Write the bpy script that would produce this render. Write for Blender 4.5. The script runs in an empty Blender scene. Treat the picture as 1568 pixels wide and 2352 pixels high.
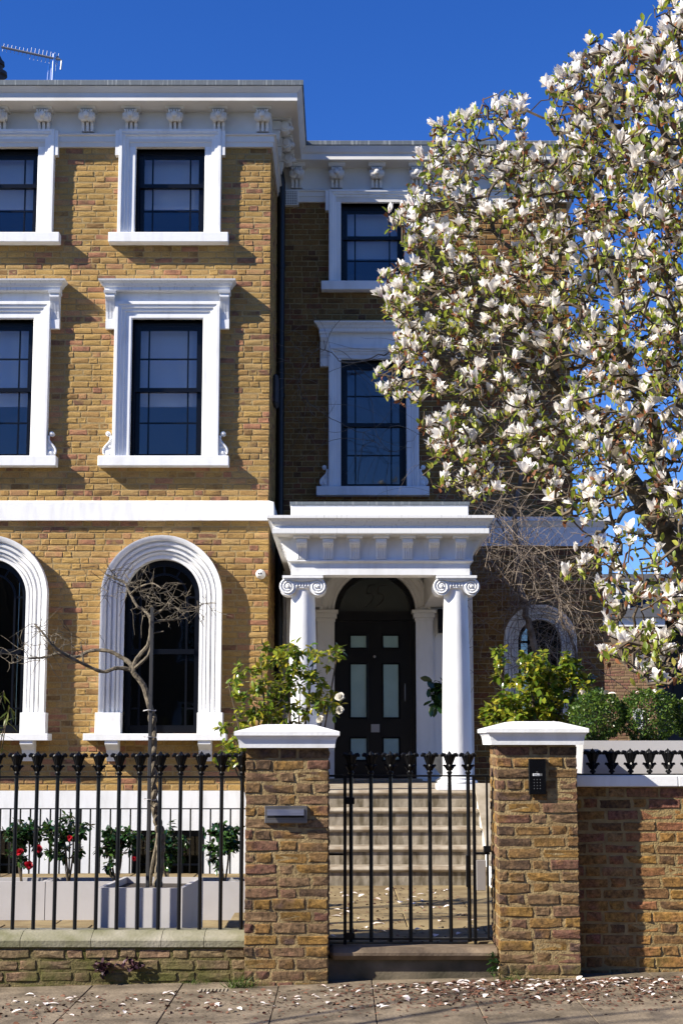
import bpy, math, random
import numpy as np
from mathutils import Vector, Matrix
random.seed(7); RNG = np.random.default_rng(7)
R = math.radians
S = bpy.context.scene; C = S.collection
# ------------------------------------------------------------------ camera, sky, sun, exposure
F = 3600.0; PITCH = math.atan(529 / F); EYE = 1.6
cd = bpy.data.cameras.new('camera'); cam = bpy.data.objects.new('camera', cd); C.objects.link(cam)
cd.sensor_fit = 'VERTICAL'; cd.sensor_height = 24; cd.lens = F / 2352 * 24
cd.clip_start = 0.1; cd.clip_end = 3000
cam.location = (0, 0, EYE); cam.rotation_euler = (R(90) + PITCH, 0, 0); S.camera = cam
SUNV = Vector((2.4, 1.0, -1.85)).normalized()
SUN_EL = math.asin(-SUNV.z); SUN_ROT = math.atan2(-SUNV.x, -SUNV.y)
W = bpy.data.worlds.new('World'); S.world = W; W.use_nodes = True
wn = W.node_tree.nodes; wl = W.node_tree.links
sky = wn.new('ShaderNodeTexSky'); sky.sky_type = 'NISHITA'; sky.sun_disc = False
sky.sun_elevation = SUN_EL; sky.sun_rotation = SUN_ROT
sky.altitude = 1500; sky.air_density = 1.0; sky.dust_density = 0.0; sky.ozone_density = 6.0
hs = wn.new('ShaderNodeHueSaturation'); hs.inputs['Saturation'].default_value = 1.22; hs.inputs['Hue'].default_value = .517
wl.new(sky.outputs[0], hs.inputs['Color']); wl.new(hs.outputs[0], wn['Background'].inputs[0]); wn['Background'].inputs[1].default_value = 0.086
sl = bpy.data.lights.new('sun', 'SUN'); sl.energy = 5.0; sl.angle = R(0.5); sl.color = (1, 0.94, 0.83)
so = bpy.data.objects.new('sun', sl); C.objects.link(so); so.rotation_euler = SUNV.to_track_quat('-Z', 'Y').to_euler()
so.location = (-20, -10, 30)
S.view_settings.view_transform = 'Standard'; S.view_settings.look = 'None'
S.view_settings.exposure = 1.05; S.view_settings.gamma = 1; S.view_settings.use_curve_mapping = False

# ------------------------------------------------------------------ helpers
CP, SP = math.cos(PITCH), math.sin(PITCH)
def at(px, py, Y):
    """surveyed point of the photograph (1568 x 2352 units) at distance Y"""
    u = (px - 784) / F; v = (1176 - py) / F
    d = (u, CP - v * SP, SP + v * CP); t = Y / d[1]
    return Vector((d[0] * t, Y, EYE + d[2] * t))
def zz(py, Y): return at(784, py, Y).z
def xx(px, py, Y): return at(px, py, Y).x

def nodes_of(m): m.use_nodes = True; return m.node_tree.nodes, m.node_tree.links
def mat(name, c, c2=None, scale=8, rough=.6, metal=0, bump=0, bscale=40, spec=.5, stretch=None, lo=.35, hi=.65, transl=0, coat=0):
    m = bpy.data.materials.new(name); n, l = nodes_of(m); b = n['Principled BSDF']
    b.inputs['Roughness'].default_value = rough; b.inputs['Metallic'].default_value = metal
    b.inputs['Specular IOR Level'].default_value = spec; b.inputs['Base Color'].default_value = (*c, 1)
    if coat: b.inputs['Coat Weight'].default_value = coat
    geo = n.new('ShaderNodeNewGeometry'); pos = geo.outputs['Position']
    if stretch:
        mp = n.new('ShaderNodeMapping'); mp.inputs['Scale'].default_value = stretch; l.new(pos, mp.inputs[0]); pos = mp.outputs[0]
    col = None
    if c2:
        t = n.new('ShaderNodeTexNoise'); t.inputs['Scale'].default_value = scale; t.inputs['Detail'].default_value = 6; l.new(pos, t.inputs[0])
        r = n.new('ShaderNodeMapRange'); r.inputs[1].default_value = lo; r.inputs[2].default_value = hi; l.new(t.outputs[0], r.inputs[0])
        x = n.new('ShaderNodeMix'); x.data_type = 'RGBA'; x.inputs[6].default_value = (*c, 1); x.inputs[7].default_value = (*c2, 1)
        l.new(r.outputs[0], x.inputs[0]); l.new(x.outputs[2], b.inputs['Base Color']); col = x.outputs[2]
    if bump:
        t = n.new('ShaderNodeTexNoise'); t.inputs['Scale'].default_value = bscale; t.inputs['Detail'].default_value = 5; l.new(geo.outputs['Position'], t.inputs[0])
        bp = n.new('ShaderNodeBump'); bp.inputs['Strength'].default_value = bump; bp.inputs['Distance'].default_value = .01
        l.new(t.outputs[0], bp.inputs['Height']); l.new(bp.outputs[0], b.inputs['Normal'])
    if transl:
        tr = n.new('ShaderNodeBsdfTranslucent'); tr.inputs[0].default_value = (*c, 1)
        if col: l.new(col, tr.inputs[0])
        mx = n.new('ShaderNodeMixShader'); mx.inputs[0].default_value = transl
        l.new(b.outputs[0], mx.inputs[1]); l.new(tr.outputs[0], mx.inputs[2]); l.new(mx.outputs[0], n['Material Output'].inputs[0])
    return m

def brick_mat(name, stops, moss=0, mott=.5, bump=.5, soot=.72, fine=55):
    """tone = object random + per-brick mesh attribute, so each brick has its own fired colour"""
    m = bpy.data.materials.new(name); n, l = nodes_of(m); b = n['Principled BSDF']
    b.inputs['Roughness'].default_value = .9; b.inputs['Specular IOR Level'].default_value = .25
    oi = n.new('ShaderNodeObjectInfo'); a = n.new('ShaderNodeAttribute'); a.attribute_name = 'tone'
    s = n.new('ShaderNodeMath'); s.operation = 'ADD'; l.new(oi.outputs['Random'], s.inputs[0]); l.new(a.outputs['Fac'], s.inputs[1])
    f = n.new('ShaderNodeMath'); f.operation = 'FRACT'; l.new(s.outputs[0], f.inputs[0])
    geo = n.new('ShaderNodeNewGeometry')
    t0 = n.new('ShaderNodeTexNoise'); t0.inputs['Scale'].default_value = 9; t0.inputs['Detail'].default_value = 4; l.new(geo.outputs[0], t0.inputs[0])
    ad = n.new('ShaderNodeMath'); ad.operation = 'MULTIPLY_ADD'; l.new(t0.outputs[0], ad.inputs[0]); ad.inputs[1].default_value = .30; l.new(f.outputs[0], ad.inputs[2])
    sb = n.new('ShaderNodeMath'); sb.operation = 'SUBTRACT'; l.new(ad.outputs[0], sb.inputs[0]); sb.inputs[1].default_value = .15
    r = n.new('ShaderNodeValToRGB'); cr = r.color_ramp
    while len(cr.elements) < len(stops): cr.elements.new(.5)
    for e, (p, c) in zip(cr.elements, stops): e.position = p; e.color = (*c, 1)
    l.new(sb.outputs[0], r.inputs[0])
    t = n.new('ShaderNodeTexNoise'); t.inputs['Scale'].default_value = fine; t.inputs['Detail'].default_value = 9; t.inputs['Roughness'].default_value = .74; l.new(geo.outputs[0], t.inputs[0])
    mr = n.new('ShaderNodeMapRange'); mr.inputs[1].default_value = .3; mr.inputs[2].default_value = .7; mr.inputs[3].default_value = 1 - mott; mr.inputs[4].default_value = 1 + mott * .6
    l.new(t.outputs[0], mr.inputs[0])
    x = n.new('ShaderNodeMix'); x.data_type = 'RGBA'; x.blend_type = 'MULTIPLY'; x.inputs[0].default_value = 1
    l.new(r.outputs[0], x.inputs[6]); l.new(mr.outputs[0], x.inputs[7]); col = x.outputs[2]
    lf = n.new('ShaderNodeTexNoise'); lf.inputs['Scale'].default_value = 1.1; lf.inputs['Detail'].default_value = 7; lf.inputs['Roughness'].default_value = .65; l.new(geo.outputs[0], lf.inputs[0])
    lr = n.new('ShaderNodeMapRange'); lr.inputs[1].default_value = .32; lr.inputs[2].default_value = .66; lr.inputs[3].default_value = soot; lr.inputs[4].default_value = 1.1; l.new(lf.outputs[0], lr.inputs[0])
    x2 = n.new('ShaderNodeMix'); x2.data_type = 'RGBA'; x2.blend_type = 'MULTIPLY'; x2.inputs[0].default_value = 1; l.new(col, x2.inputs[6]); l.new(lr.outputs[0], x2.inputs[7]); col = x2.outputs[2]
    col = moss_mix(n, l, geo, col, moss) if moss else col
    l.new(col, b.inputs['Base Color'])
    bp = n.new('ShaderNodeBump'); bp.inputs['Strength'].default_value = bump; bp.inputs['Distance'].default_value = .012
    l.new(t.outputs[0], bp.inputs['Height']); l.new(bp.outputs[0], b.inputs['Normal'])
    return m
def moss_mix(n, l, geo, col, amt):
    sx = n.new('ShaderNodeSeparateXYZ'); l.new(geo.outputs[0], sx.inputs[0])
    h = n.new('ShaderNodeMapRange'); h.inputs[1].default_value = .34; h.inputs[2].default_value = .04; h.inputs[3].default_value = 0; h.inputs[4].default_value = .42 * amt
    l.new(sx.outputs[2], h.inputs[0])
    t = n.new('ShaderNodeTexNoise'); t.inputs['Scale'].default_value = 5; t.inputs['Detail'].default_value = 8; l.new(geo.outputs[0], t.inputs[0])
    s = n.new('ShaderNodeMath'); s.operation = 'ADD'; l.new(h.outputs[0], s.inputs[0]); l.new(t.outputs[0], s.inputs[1])
    r = n.new('ShaderNodeMapRange'); r.inputs[1].default_value = .72; r.inputs[2].default_value = .98; l.new(s.outputs[0], r.inputs[0])
    x = n.new('ShaderNodeMix'); x.data_type = 'RGBA'; x.inputs[7].default_value = (.085, .082, .022, 1)
    l.new(r.outputs[0], x.inputs[0]); l.new(col, x.inputs[6]); return x.outputs[2]

def glass_mat(name, tint, ior):
    m = bpy.data.materials.new(name); n, l = nodes_of(m)
    n.remove(n['Principled BSDF'])
    tr = n.new('ShaderNodeBsdfTransparent'); tr.inputs[0].default_value = (*tint, 1)
    g = n.new('ShaderNodeBsdfGlossy'); g.inputs['Roughness'].default_value = .02; g.inputs[0].default_value = (.92, .95, 1, 1)
    fr = n.new('ShaderNodeFresnel'); fr.inputs[0].default_value = ior
    t = n.new('ShaderNodeTexNoise'); t.inputs['Scale'].default_value = 1.6; geo = n.new('ShaderNodeNewGeometry'); l.new(geo.outputs[0], t.inputs[0])
    bp = n.new('ShaderNodeBump'); bp.inputs['Strength'].default_value = .12; bp.inputs['Distance'].default_value = .02; l.new(t.outputs[0], bp.inputs['Height']); l.new(bp.outputs[0], g.inputs['Normal'])
    inv = n.new('ShaderNodeMath'); inv.operation = 'SUBTRACT'; inv.inputs[0].default_value = 1; l.new(geo.outputs['Backfacing'], inv.inputs[1])
    mu = n.new('ShaderNodeMath'); mu.operation = 'MULTIPLY'; l.new(fr.outputs[0], mu.inputs[0]); l.new(inv.outputs[0], mu.inputs[1])     # reflect on the outer face of each sheet only
    mx = n.new('ShaderNodeMixShader'); l.new(mu.outputs[0], mx.inputs[0]); l.new(tr.outputs[0], mx.inputs[1]); l.new(g.outputs[0], mx.inputs[2])
    l.new(mx.outputs[0], n['Material Output'].inputs[0]); return m
def petal_mat(name, tip, base, transl=.35):
    m = mat(name, tip, None, rough=.55, spec=.3); n, l = nodes_of(m); b = n['Principled BSDF']
    a = n.new('ShaderNodeAttribute'); a.attribute_name = 'along'
    oi = n.new('ShaderNodeObjectInfo')
    r = n.new('ShaderNodeMapRange'); r.inputs[1].default_value = 0; r.inputs[2].default_value = .34; l.new(a.outputs['Fac'], r.inputs[0])
    x = n.new('ShaderNodeMix'); x.data_type = 'RGBA'; x.inputs[6].default_value = (*base, 1); x.inputs[7].default_value = (*tip, 1)
    l.new(r.outputs[0], x.inputs[0]); l.new(x.outputs[2], b.inputs['Base Color'])
    tr = n.new('ShaderNodeBsdfTranslucent'); l.new(x.outputs[2], tr.inputs[0])
    mx = n.new('ShaderNodeMixShader'); mx.inputs[0].default_value = transl
    l.new(b.outputs[0], mx.inputs[1]); l.new(tr.outputs[0], mx.inputs[2]); l.new(mx.outputs[0], n['Material Output'].inputs[0])
    return m
def leaf_mat(name, stops, rough=.35, transl=.3):
    m = bpy.data.materials.new(name); n, l = nodes_of(m); b = n['Principled BSDF']; b.inputs['Roughness'].default_value = rough
    oi = n.new('ShaderNodeObjectInfo'); a = n.new('ShaderNodeAttribute'); a.attribute_name = 'tone'
    s = n.new('ShaderNodeMath'); s.operation = 'ADD'; l.new(oi.outputs['Random'], s.inputs[0]); l.new(a.outputs['Fac'], s.inputs[1])
    f = n.new('ShaderNodeMath'); f.operation = 'FRACT'; l.new(s.outputs[0], f.inputs[0])
    r = n.new('ShaderNodeValToRGB'); cr = r.color_ramp
    while len(cr.elements) < len(stops): cr.elements.new(.5)
    for e, (p, c) in zip(cr.elements, stops): e.position = p; e.color = (*c, 1)
    l.new(f.outputs[0], r.inputs[0]); l.new(r.outputs[0], b.inputs['Base Color'])
    tr = n.new('ShaderNodeBsdfTranslucent'); l.new(r.outputs[0], tr.inputs[0])
    mx = n.new('ShaderNodeMixShader'); mx.inputs[0].default_value = transl
    l.new(b.outputs[0], mx.inputs[1]); l.new(tr.outputs[0], mx.inputs[2]); l.new(mx.outputs[0], n['Material Output'].inputs[0])
    return m

M = {}
M['brick'] = brick_mat('stock_brick', [(0, (.22, .125, .048)), (.08, (.39, .24, .078)), (.36, (.42, .265, .086)), (.55, (.37, .215, .074)), (.72, (.44, .285, .108)), (.80, (.41, .225, .10)), (.90, (.36, .165, .09)), (.96, (.18, .095, .055)), (1, (.31, .195, .07))], mott=.38)
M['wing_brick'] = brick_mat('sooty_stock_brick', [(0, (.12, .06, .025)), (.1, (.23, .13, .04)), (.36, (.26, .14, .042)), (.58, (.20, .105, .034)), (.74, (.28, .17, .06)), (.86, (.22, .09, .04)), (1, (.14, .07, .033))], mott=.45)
M['pier_brick'] = brick_mat('pier_brick', [(0, (.10, .062, .038)), (.12, (.20, .12, .058)), (.28, (.28, .155, .040)), (.42, (.175, .105, .056)), (.56, (.225, .14, .072)), (.70, (.175, .082, .055)), (.82, (.29, .165, .042)), (.92, (.115, .07, .052)), (1, (.22, .12, .042))], moss=.8, mott=.85, bump=1, fine=36)
M['wall_brick'] = brick_mat('garden_wall_brick', [(0, (.14, .08, .04)), (.16, (.33, .175, .048)), (.34, (.27, .115, .058)), (.5, (.36, .20, .048)), (.66, (.26, .11, .072)), (.8, (.34, .20, .08)), (1, (.21, .11, .045))], moss=.8, mott=.85, bump=1, fine=36)
M['low_brick'] = brick_mat('low_wall_brick', [(0, (.15, .105, .055)), (.3, (.25, .175, .095)), (.5, (.20, .155, .07)), (.7, (.27, .165, .10)), (1, (.19, .135, .075))], moss=.95, mott=.85, bump=1, fine=36)
M['mortar'] = mat('mortar', (.36, .265, .125), (.27, .19, .09), 20, .95, bump=.6, bscale=90, spec=.2)
M['pier_mortar'] = mat('pier_mortar', (.32, .235, .115), (.19, .13, .06), 18, .95, bump=.9, bscale=80, spec=.2)
M['wall_mortar'] = mat('wall_mortar', (.32, .235, .105), (.22, .155, .07), 18, .95, bump=.9, bscale=80, spec=.2)
M['low_mortar'] = mat('mossy_mortar', (.15, .12, .055), (.08, .075, .02), 12, .95, bump=.9, bscale=80, spec=.2)
M['white'] = mat('white_stucco', (.78, .78, .775), (.60, .595, .575), 3.2, .6, bump=.12, bscale=45, stretch=(3, 3, .8), lo=.48, hi=.9)
M['white_streak'] = mat('weathered_white_stucco', (.74, .74, .725), (.34, .335, .31), 9, .6, bump=.08, bscale=60, stretch=(6, 6, .35), lo=.56, hi=.86)
M['cream'] = mat('eaves_stucco', (.72, .70, .66), (.63, .60, .55), 2.2, .7)
M['stone'] = mat('york_stone', (.36, .31, .235), (.22, .18, .12), 4, .85, bump=.4, bscale=60, spec=.25)
M['riser'] = mat('step_stone', (.315, .27, .205), (.11, .088, .055), 7, .85, bump=.3, bscale=50, stretch=(2.2, 2.2, .6), spec=.25)
M['damp_tread'] = mat('damp_worn_stone', (.21, .155, .10), (.09, .062, .038), 5, .7, bump=.4, bscale=50)  # gate threshold tread, mottled in a darker brown than the steps
M['damp'] = mat('damp_mossy_stone', (.15, .12, .078), (.05, .042, .022), 4, .85, bump=.4, bscale=50)  # gate threshold riser, the darkest of the step stones
M['nosing'] = mat('worn_nosing_stone', (.37, .32, .245), (.22, .17, .115), 7, .7, bump=.3, bscale=50, spec=.3)
M['path'] = mat('path_stone', (.27, .205, .105), (.15, .105, .05), 3, .85, bump=.4, bscale=50, spec=.25)
M['coping'] = mat('limestone_coping', (.31, .285, .22), (.15, .145, .075), 3.2, .85, bump=.5, bscale=50, spec=.25)
M['flag'] = mat('flagstone', (.225, .177, .122), (.105, .082, .055), 4.5, .85, bump=.9, bscale=38, spec=.25)
M['joint'] = mat('paving_joint', (.075, .065, .04), (.045, .045, .02), 12, .95)
M['asphalt'] = mat('asphalt', (.05, .05, .052), (.035, .035, .036), 30, .9, bump=.5, bscale=120)
M['kerb'] = mat('granite_kerb', (.26, .25, .24), (.18, .17, .17), 40, .8)
M['soil'] = mat('soil', (.05, .035, .022), (.025, .018, .012), 30, .95, bump=1, bscale=60)
M['lead'] = mat('lead_flashing', (.13, .15, .165), (.36, .38, .37), 16, .6, .2, stretch=(2.4, .3, .2), lo=.55, hi=.72)
M['iron'] = mat('black_iron', (.004, .004, .0045), None, rough=.34, spec=.24)
M['black'] = mat('black_gloss_paint', (.004, .005, .008), None, rough=.3, spec=.25)
M['pipe'] = mat('black_pipe', (.006, .006, .008), None, rough=.45)
M['glass'] = glass_mat('window_glass', (.94, .96, .98), 1.85)
M['dark_glass'] = glass_mat('dark_window_glass', (.42, .45, .48), 1.62)
M['frost'] = mat('frosted_glass', (.33, .50, .50), (.29, .45, .45), 5, .35, spec=.5)  # pale base colour stands in for light coming through from indoors
M['fan'] = mat('fanlight_glass', (.030, .040, .040), None, rough=.18, spec=.5)
M['number'] = mat('fanlight_number', (.012, .014, .015), None, rough=.4)
M['blind'] = mat('roller_blind', (.92, .92, .91), (.88, .88, .88), 2, .8, transl=.6)
M['lit_room'] = mat('pale_room', (.72, .71, .69), None, rough=.9)
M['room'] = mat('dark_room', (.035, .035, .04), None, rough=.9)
M['planter'] = mat('white_planter', (.47, .45, .445), (.42, .40, .39), 4, .5, lo=.5, hi=.8)
M['steel'] = mat('brushed_steel', (.30, .29, .28), (.22, .21, .21), 10, .38, .85, stretch=(.5, 1, 14))
M['lockbox'] = mat('lock_box', (.40, .37, .34), None, rough=.4, metal=.5)
M['chrome'] = mat('aerial_metal', (.78, .78, .78), None, rough=.16, metal=1)
M['grey_metal'] = mat('dull_metal', (.33, .33, .34), None, rough=.5, metal=.6)
M['bark'] = mat('magnolia_bark', (.115, .095, .065), (.05, .042, .028), 14, .9, bump=.8, bscale=40)
M['twig'] = mat('twig_bark', (.13, .095, .058), (.055, .04, .024), 20, .9)
M['wist'] = mat('wisteria_bark', (.19, .155, .105), (.06, .048, .033), 16, .9, bump=.9, bscale=50)
M['vine'] = mat('vine_bark', (.30, .24, .18), (.08, .055, .038), 9, .9)
M['petal'] = petal_mat('magnolia_petal', (.91, .87, .82), (.78, .60, .58), .42)
M['fallen'] = mat('fallen_petal', (.80, .72, .66), (.55, .36, .26), 9, .6, lo=.5, hi=.8)
M['litter'] = mat('brown_litter', (.16, .065, .032), (.07, .035, .022), 14, .85)
M['wither'] = leaf_mat('withered_petal', [(0, (.16, .055, .02)), (.5, (.28, .10, .03)), (1, (.10, .04, .02))], .7, .2)
M['mleaf'] = leaf_mat('magnolia_leaf', [(0, (.14, .20, .022)), (.4, (.30, .36, .035)), (.75, (.40, .42, .05)), (1, (.48, .42, .09))], .4, .42)
M['bamboo'] = leaf_mat('bamboo_leaf', [(0, (.06, .09, .012)), (1, (.16, .17, .025))], .5, .25)
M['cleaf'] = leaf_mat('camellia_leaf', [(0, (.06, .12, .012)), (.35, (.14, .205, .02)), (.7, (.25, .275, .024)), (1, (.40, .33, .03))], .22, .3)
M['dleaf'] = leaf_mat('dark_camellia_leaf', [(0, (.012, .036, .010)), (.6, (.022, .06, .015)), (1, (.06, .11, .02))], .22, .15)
M['bleaf'] = leaf_mat('box_leaf', [(0, (.03, .07, .012)), (.6, (.07, .13, .018)), (1, (.14, .19, .025))], .3, .22)
M['grass'] = leaf_mat('grass_blade', [(0, (.06, .12, .02)), (1, (.14, .20, .03))], .6, .3)
M['red'] = petal_mat('red_petal', (.42, .010, .022), (.28, .008, .014), .2)
M['cwhite'] = petal_mat('white_camellia_petal', (.70, .66, .56), (.55, .48, .36), .2)
M['plum'] = leaf_mat('plum_leaf', [(0, (.03, .012, .018)), (1, (.06, .02, .03))], .5, .1)
M['farbrick'] = brick_mat('far_brick', [(0, (.20, .12, .06)), (.5, (.27, .18, .10)), (1, (.22, .10, .07))], mott=.3)
M['slate'] = mat('slate', (.05, .052, .06), (.035, .038, .045), 12, .85)
M['stake'] = mat('dark_stake', (.022, .022, .025), None, rough=.7)
M['camwhite'] = mat('camera_plastic', (.75, .75, .75), None, rough=.35)
M['screen'] = mat('black_glass_panel', (.004, .004, .005), None, rough=.12)
M['paper'] = mat('label_paper', (.75, .75, .75), None, rough=.6)
M['grey_print'] = mat('grey_print', (.12, .12, .12), None, rough=.5)

def link(name, me, m, parent=None, loc=None):
    o = bpy.data.objects.new(name, me); C.objects.link(o)
    if m and not me.materials: me.materials.append(m)
    if loc is not None: o.location = loc
    if parent:
        o.parent = parent
        if loc is None and not parent.parent: o.location = -parent.location
    return o
def tag(o, label=None, cat=None, group=None, kind=None):
    if label: o['label'] = label
    if cat: o['category'] = cat
    if group: o['group'] = group
    if kind: o['kind'] = kind
    return o
def thing(name, label, cat, loc=(0, 0, 0), group=None):
    o = bpy.data.objects.new(name, None); C.objects.link(o); o.location = loc; o.empty_display_size = .2
    return tag(o, label, cat, group)
class MB:
    """collects shapes of one mesh (world coordinates)"""
    def __init__(s): s.v = []; s.f = []; s.att = None
    def add(s, vs, fs):
        b = len(s.v); s.v += [tuple(v) for v in vs]; s.f += [tuple(i + b for i in f) for f in fs]; return s
    def box(s, x0, x1, y0, y1, z0, z1):
        return s.add([(x0, y0, z0), (x1, y0, z0), (x1, y1, z0), (x0, y1, z0), (x0, y0, z1), (x1, y0, z1), (x1, y1, z1), (x0, y1, z1)],
                     [(0, 1, 5, 4), (1, 2, 6, 5), (2, 3, 7, 6), (3, 0, 4, 7), (4, 5, 6, 7), (3, 2, 1, 0)])
    def bbox(s, x0, x1, y0, y1, z0, z1, c=.008):
        """box with chamfered edges"""
        xs, ys, zs = (x0, x1), (y0, y1), (z0, z1); vs = []; idx = {}
        for i in (0, 1):
            for j in (0, 1):
                for k in (0, 1):
                    sx, sy, sz = 1 - 2 * i, 1 - 2 * j, 1 - 2 * k; p = (xs[i], ys[j], zs[k])
                    for a in range(3):
                        q = [p[0] + sx * c, p[1] + sy * c, p[2] + sz * c]; q[a] = p[a]
                        idx[(i, j, k, a)] = len(vs); vs.append(tuple(q))
        g = lambda i, j, k, a: idx[(i, j, k, a)]; fs = []
        for i in (0, 1):
            fs += [(g(i, 0, 0, 0), g(i, 1, 0, 0), g(i, 1, 1, 0), g(i, 0, 1, 0)), (g(0, i, 0, 1), g(1, i, 0, 1), g(1, i, 1, 1), g(0, i, 1, 1)), (g(0, 0, i, 2), g(1, 0, i, 2), g(1, 1, i, 2), g(0, 1, i, 2))]
            for j in (0, 1):
                fs += [(g(i, j, 0, 0), g(i, j, 1, 0), g(i, j, 1, 1), g(i, j, 0, 1)), (g(i, 0, j, 0), g(i, 1, j, 0), g(i, 1, j, 2), g(i, 0, j, 2)), (g(0, i, j, 1), g(1, i, j, 1), g(1, i, j, 2), g(0, i, j, 2))]
                for k in (0, 1): fs.append((g(i, j, k, 0), g(i, j, k, 1), g(i, j, k, 2)))
        return s.add(vs, fs)
    def sweep(s, path, prof, mp, side=1, closed=False):
        """mitred sweep of profile (offset, height) along a 2-D path; mp(p2, h) -> 3-D"""
        n = len(path); P = [Vector(p) for p in path]; rows = []
        for i in range(n):
            a = P[i] - P[i - 1] if (i > 0 or closed) else None
            b = P[(i + 1) % n] - P[i] if (i < n - 1 or closed) else None
            na = Vector((-a.y, a.x)).normalized() * side if a else None; nb = Vector((-b.y, b.x)).normalized() * side if b else None
            if na and nb: m = (na + nb).normalized(); m = m / max(.2, m.dot(nb))
            else: m = na or nb
            rows.append([mp(P[i] + m * o, h) for o, h in prof])
        k = len(prof); vs = [q for r in rows for q in r]; fs = []
        for i in range(n if closed else n - 1):
            for j in range(k):
                fs.append((i * k + j, i * k + (j + 1) % k, ((i + 1) % n) * k + (j + 1) % k, ((i + 1) % n) * k + j))
        if not closed: fs += [tuple(range(k)), tuple(reversed(range((n - 1) * k, n * k)))]
        return s.add(vs, fs)
    def prism(s, poly, mp, h0, h1):
        k = len(poly); vs = [mp(p, h0) for p in poly] + [mp(p, h1) for p in poly]
        fs = [tuple(range(k)), tuple(reversed(range(k, 2 * k)))] + [(i, k + i, k + (i + 1) % k, (i + 1) % k) for i in range(k)]
        return s.add(vs, fs)
    def lathe(s, prof, c=(0, 0, 0), seg=20, axis='z'):
        vs = []; k = len(prof)
        for i in range(seg):
            a = 2 * math.pi * i / seg
            for r, z in prof:
                p = (r * math.cos(a), r * math.sin(a), z)
                if axis == 'y': p = (p[0], p[2], p[1])
                if axis == 'x': p = (p[2], p[0], p[1])
                vs.append((c[0] + p[0], c[1] + p[1], c[2] + p[2]))
        fs = [(i * k + j, ((i + 1) % seg) * k + j, ((i + 1) % seg) * k + j + 1, i * k + j + 1) for i in range(seg) for j in range(k - 1)]
        fs += [tuple(i * k for i in range(seg))[::-1], tuple(i * k + k - 1 for i in range(seg))]
        return s.add(vs, fs)
    def tube(s, pts, rad, sides=6, cap=True):
        P = np.array([tuple(p) for p in pts], float); n = len(P)
        rad = [rad] * n if not hasattr(rad, '__len__') else rad
        T = np.gradient(P, axis=0); T /= np.maximum(np.linalg.norm(T, axis=1, keepdims=True), 1e-9)
        u = np.cross(T[0], (0.3, .2, 1) if abs(T[0][2]) < .9 else (1, .1, 0)); u /= np.linalg.norm(u)
        ca = [(math.cos(2 * math.pi * k / sides), math.sin(2 * math.pi * k / sides)) for k in range(sides)]
        b = len(s.v)
        for i in range(n):
            u = u - T[i] * u.dot(T[i]); u /= max(np.linalg.norm(u), 1e-9); w = np.cross(T[i], u)
            for c_, s_ in ca:
                q = P[i] + (u * c_ + w * s_) * rad[i]; s.v.append((q[0], q[1], q[2]))
        for i in range(n - 1):
            for k in range(sides):
                k2 = (k + 1) % sides
                s.f.append((b + i * sides + k, b + i * sides + k2, b + (i + 1) * sides + k2, b + (i + 1) * sides + k))
        if cap: s.f += [tuple(b + k for k in range(sides))[::-1], tuple(b + (n - 1) * sides + k for k in range(sides))]
        return s
    def mesh(s, name, smooth=False):
        me = bpy.data.meshes.new(name); me.from_pydata(s.v, [], s.f)
        if smooth: me.polygons.foreach_set('use_smooth', [True] * len(me.polygons)); 
        me.update(); 
        import bmesh
        bm = bmesh.new(); bm.from_mesh(me); bmesh.ops.recalc_face_normals(bm, faces=bm.faces); bm.to_mesh(me); bm.free()
        if smooth and hasattr(me, 'set_sharp_from_angle'): me.set_sharp_from_angle(angle=R(40))
        return me
    def build(s, name, m, parent=None, smooth=False, kind=None, label=None):
        o = link(name, s.mesh(name, smooth), m, parent)
        if kind: o['kind'] = kind
        if label: o['label'] = label
        return o
XZ = lambda Y: (lambda p, h: (p[0], Y - h, p[1]))         # facade plane, h proud towards the street
XY = lambda p, h: (p[0], p[1], h)                          # plan, h height
def arc(cx, cz, r, a0, a1, n): return [(cx + r * math.cos(a0 + (a1 - a0) * i / n), cz + r * math.sin(a0 + (a1 - a0) * i / n)) for i in range(n + 1)]

# ------------------------------------------------------------------ bricks
def brick_variant(L, H, D, rng, k=1):
    """one hand-made brick: front at y=0, running back to y=D, 40 triangles"""
    def ring(ins, y, j):
        pts = [(ins, ins), (L / 2, ins), (L - ins, ins), (L - ins, H / 2), (L - ins, H - ins), (L / 2, H - ins), (ins, H - ins), (ins, H / 2)]
        return [(x + rng.normal(0, j * k), y + rng.normal(0, j * .6 * k), z + rng.normal(0, j * .7 * k)) for x, z in pts]
    v = ring(0, D, 0) + ring(.001, .006, .0016) + ring(.007, 0, .0022) + [(L / 2 + rng.normal(0, .01), rng.normal(-.001, .0025 * k), H / 2)]
    f = []
    for a in (0, 8):
        f += [(a + i, a + (i + 1) % 8, a + 8 + (i + 1) % 8, a + 8 + i) for i in range(8)]
    f += [(16 + i, 16 + (i + 1) % 8, 24) for i in range(8)]
    return np.array(v), f
BR = {}
def variants(kind, k=1, n=8):
    if (kind, k) not in BR:
        L = .215 if kind == 'stretcher' else .102; rng = np.random.default_rng(len(BR) + 3)
        BR[(kind, k)] = [brick_variant(L, .065, .1, rng, k) for _ in range(n)]
    return BR[(kind, k)]
BMESH = {}
def brick_mesh(kind, i, m):
    k = (kind, i, m.name)
    if k not in BMESH:
        v, f = variants(kind, 1 if m.name.startswith('stock') else 1.9)[i]; me = bpy.data.meshes.new('brick'); me.from_pydata(v.tolist(), [], f); me.materials.append(m); BMESH[k] = me
    return BMESH[k]
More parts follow.
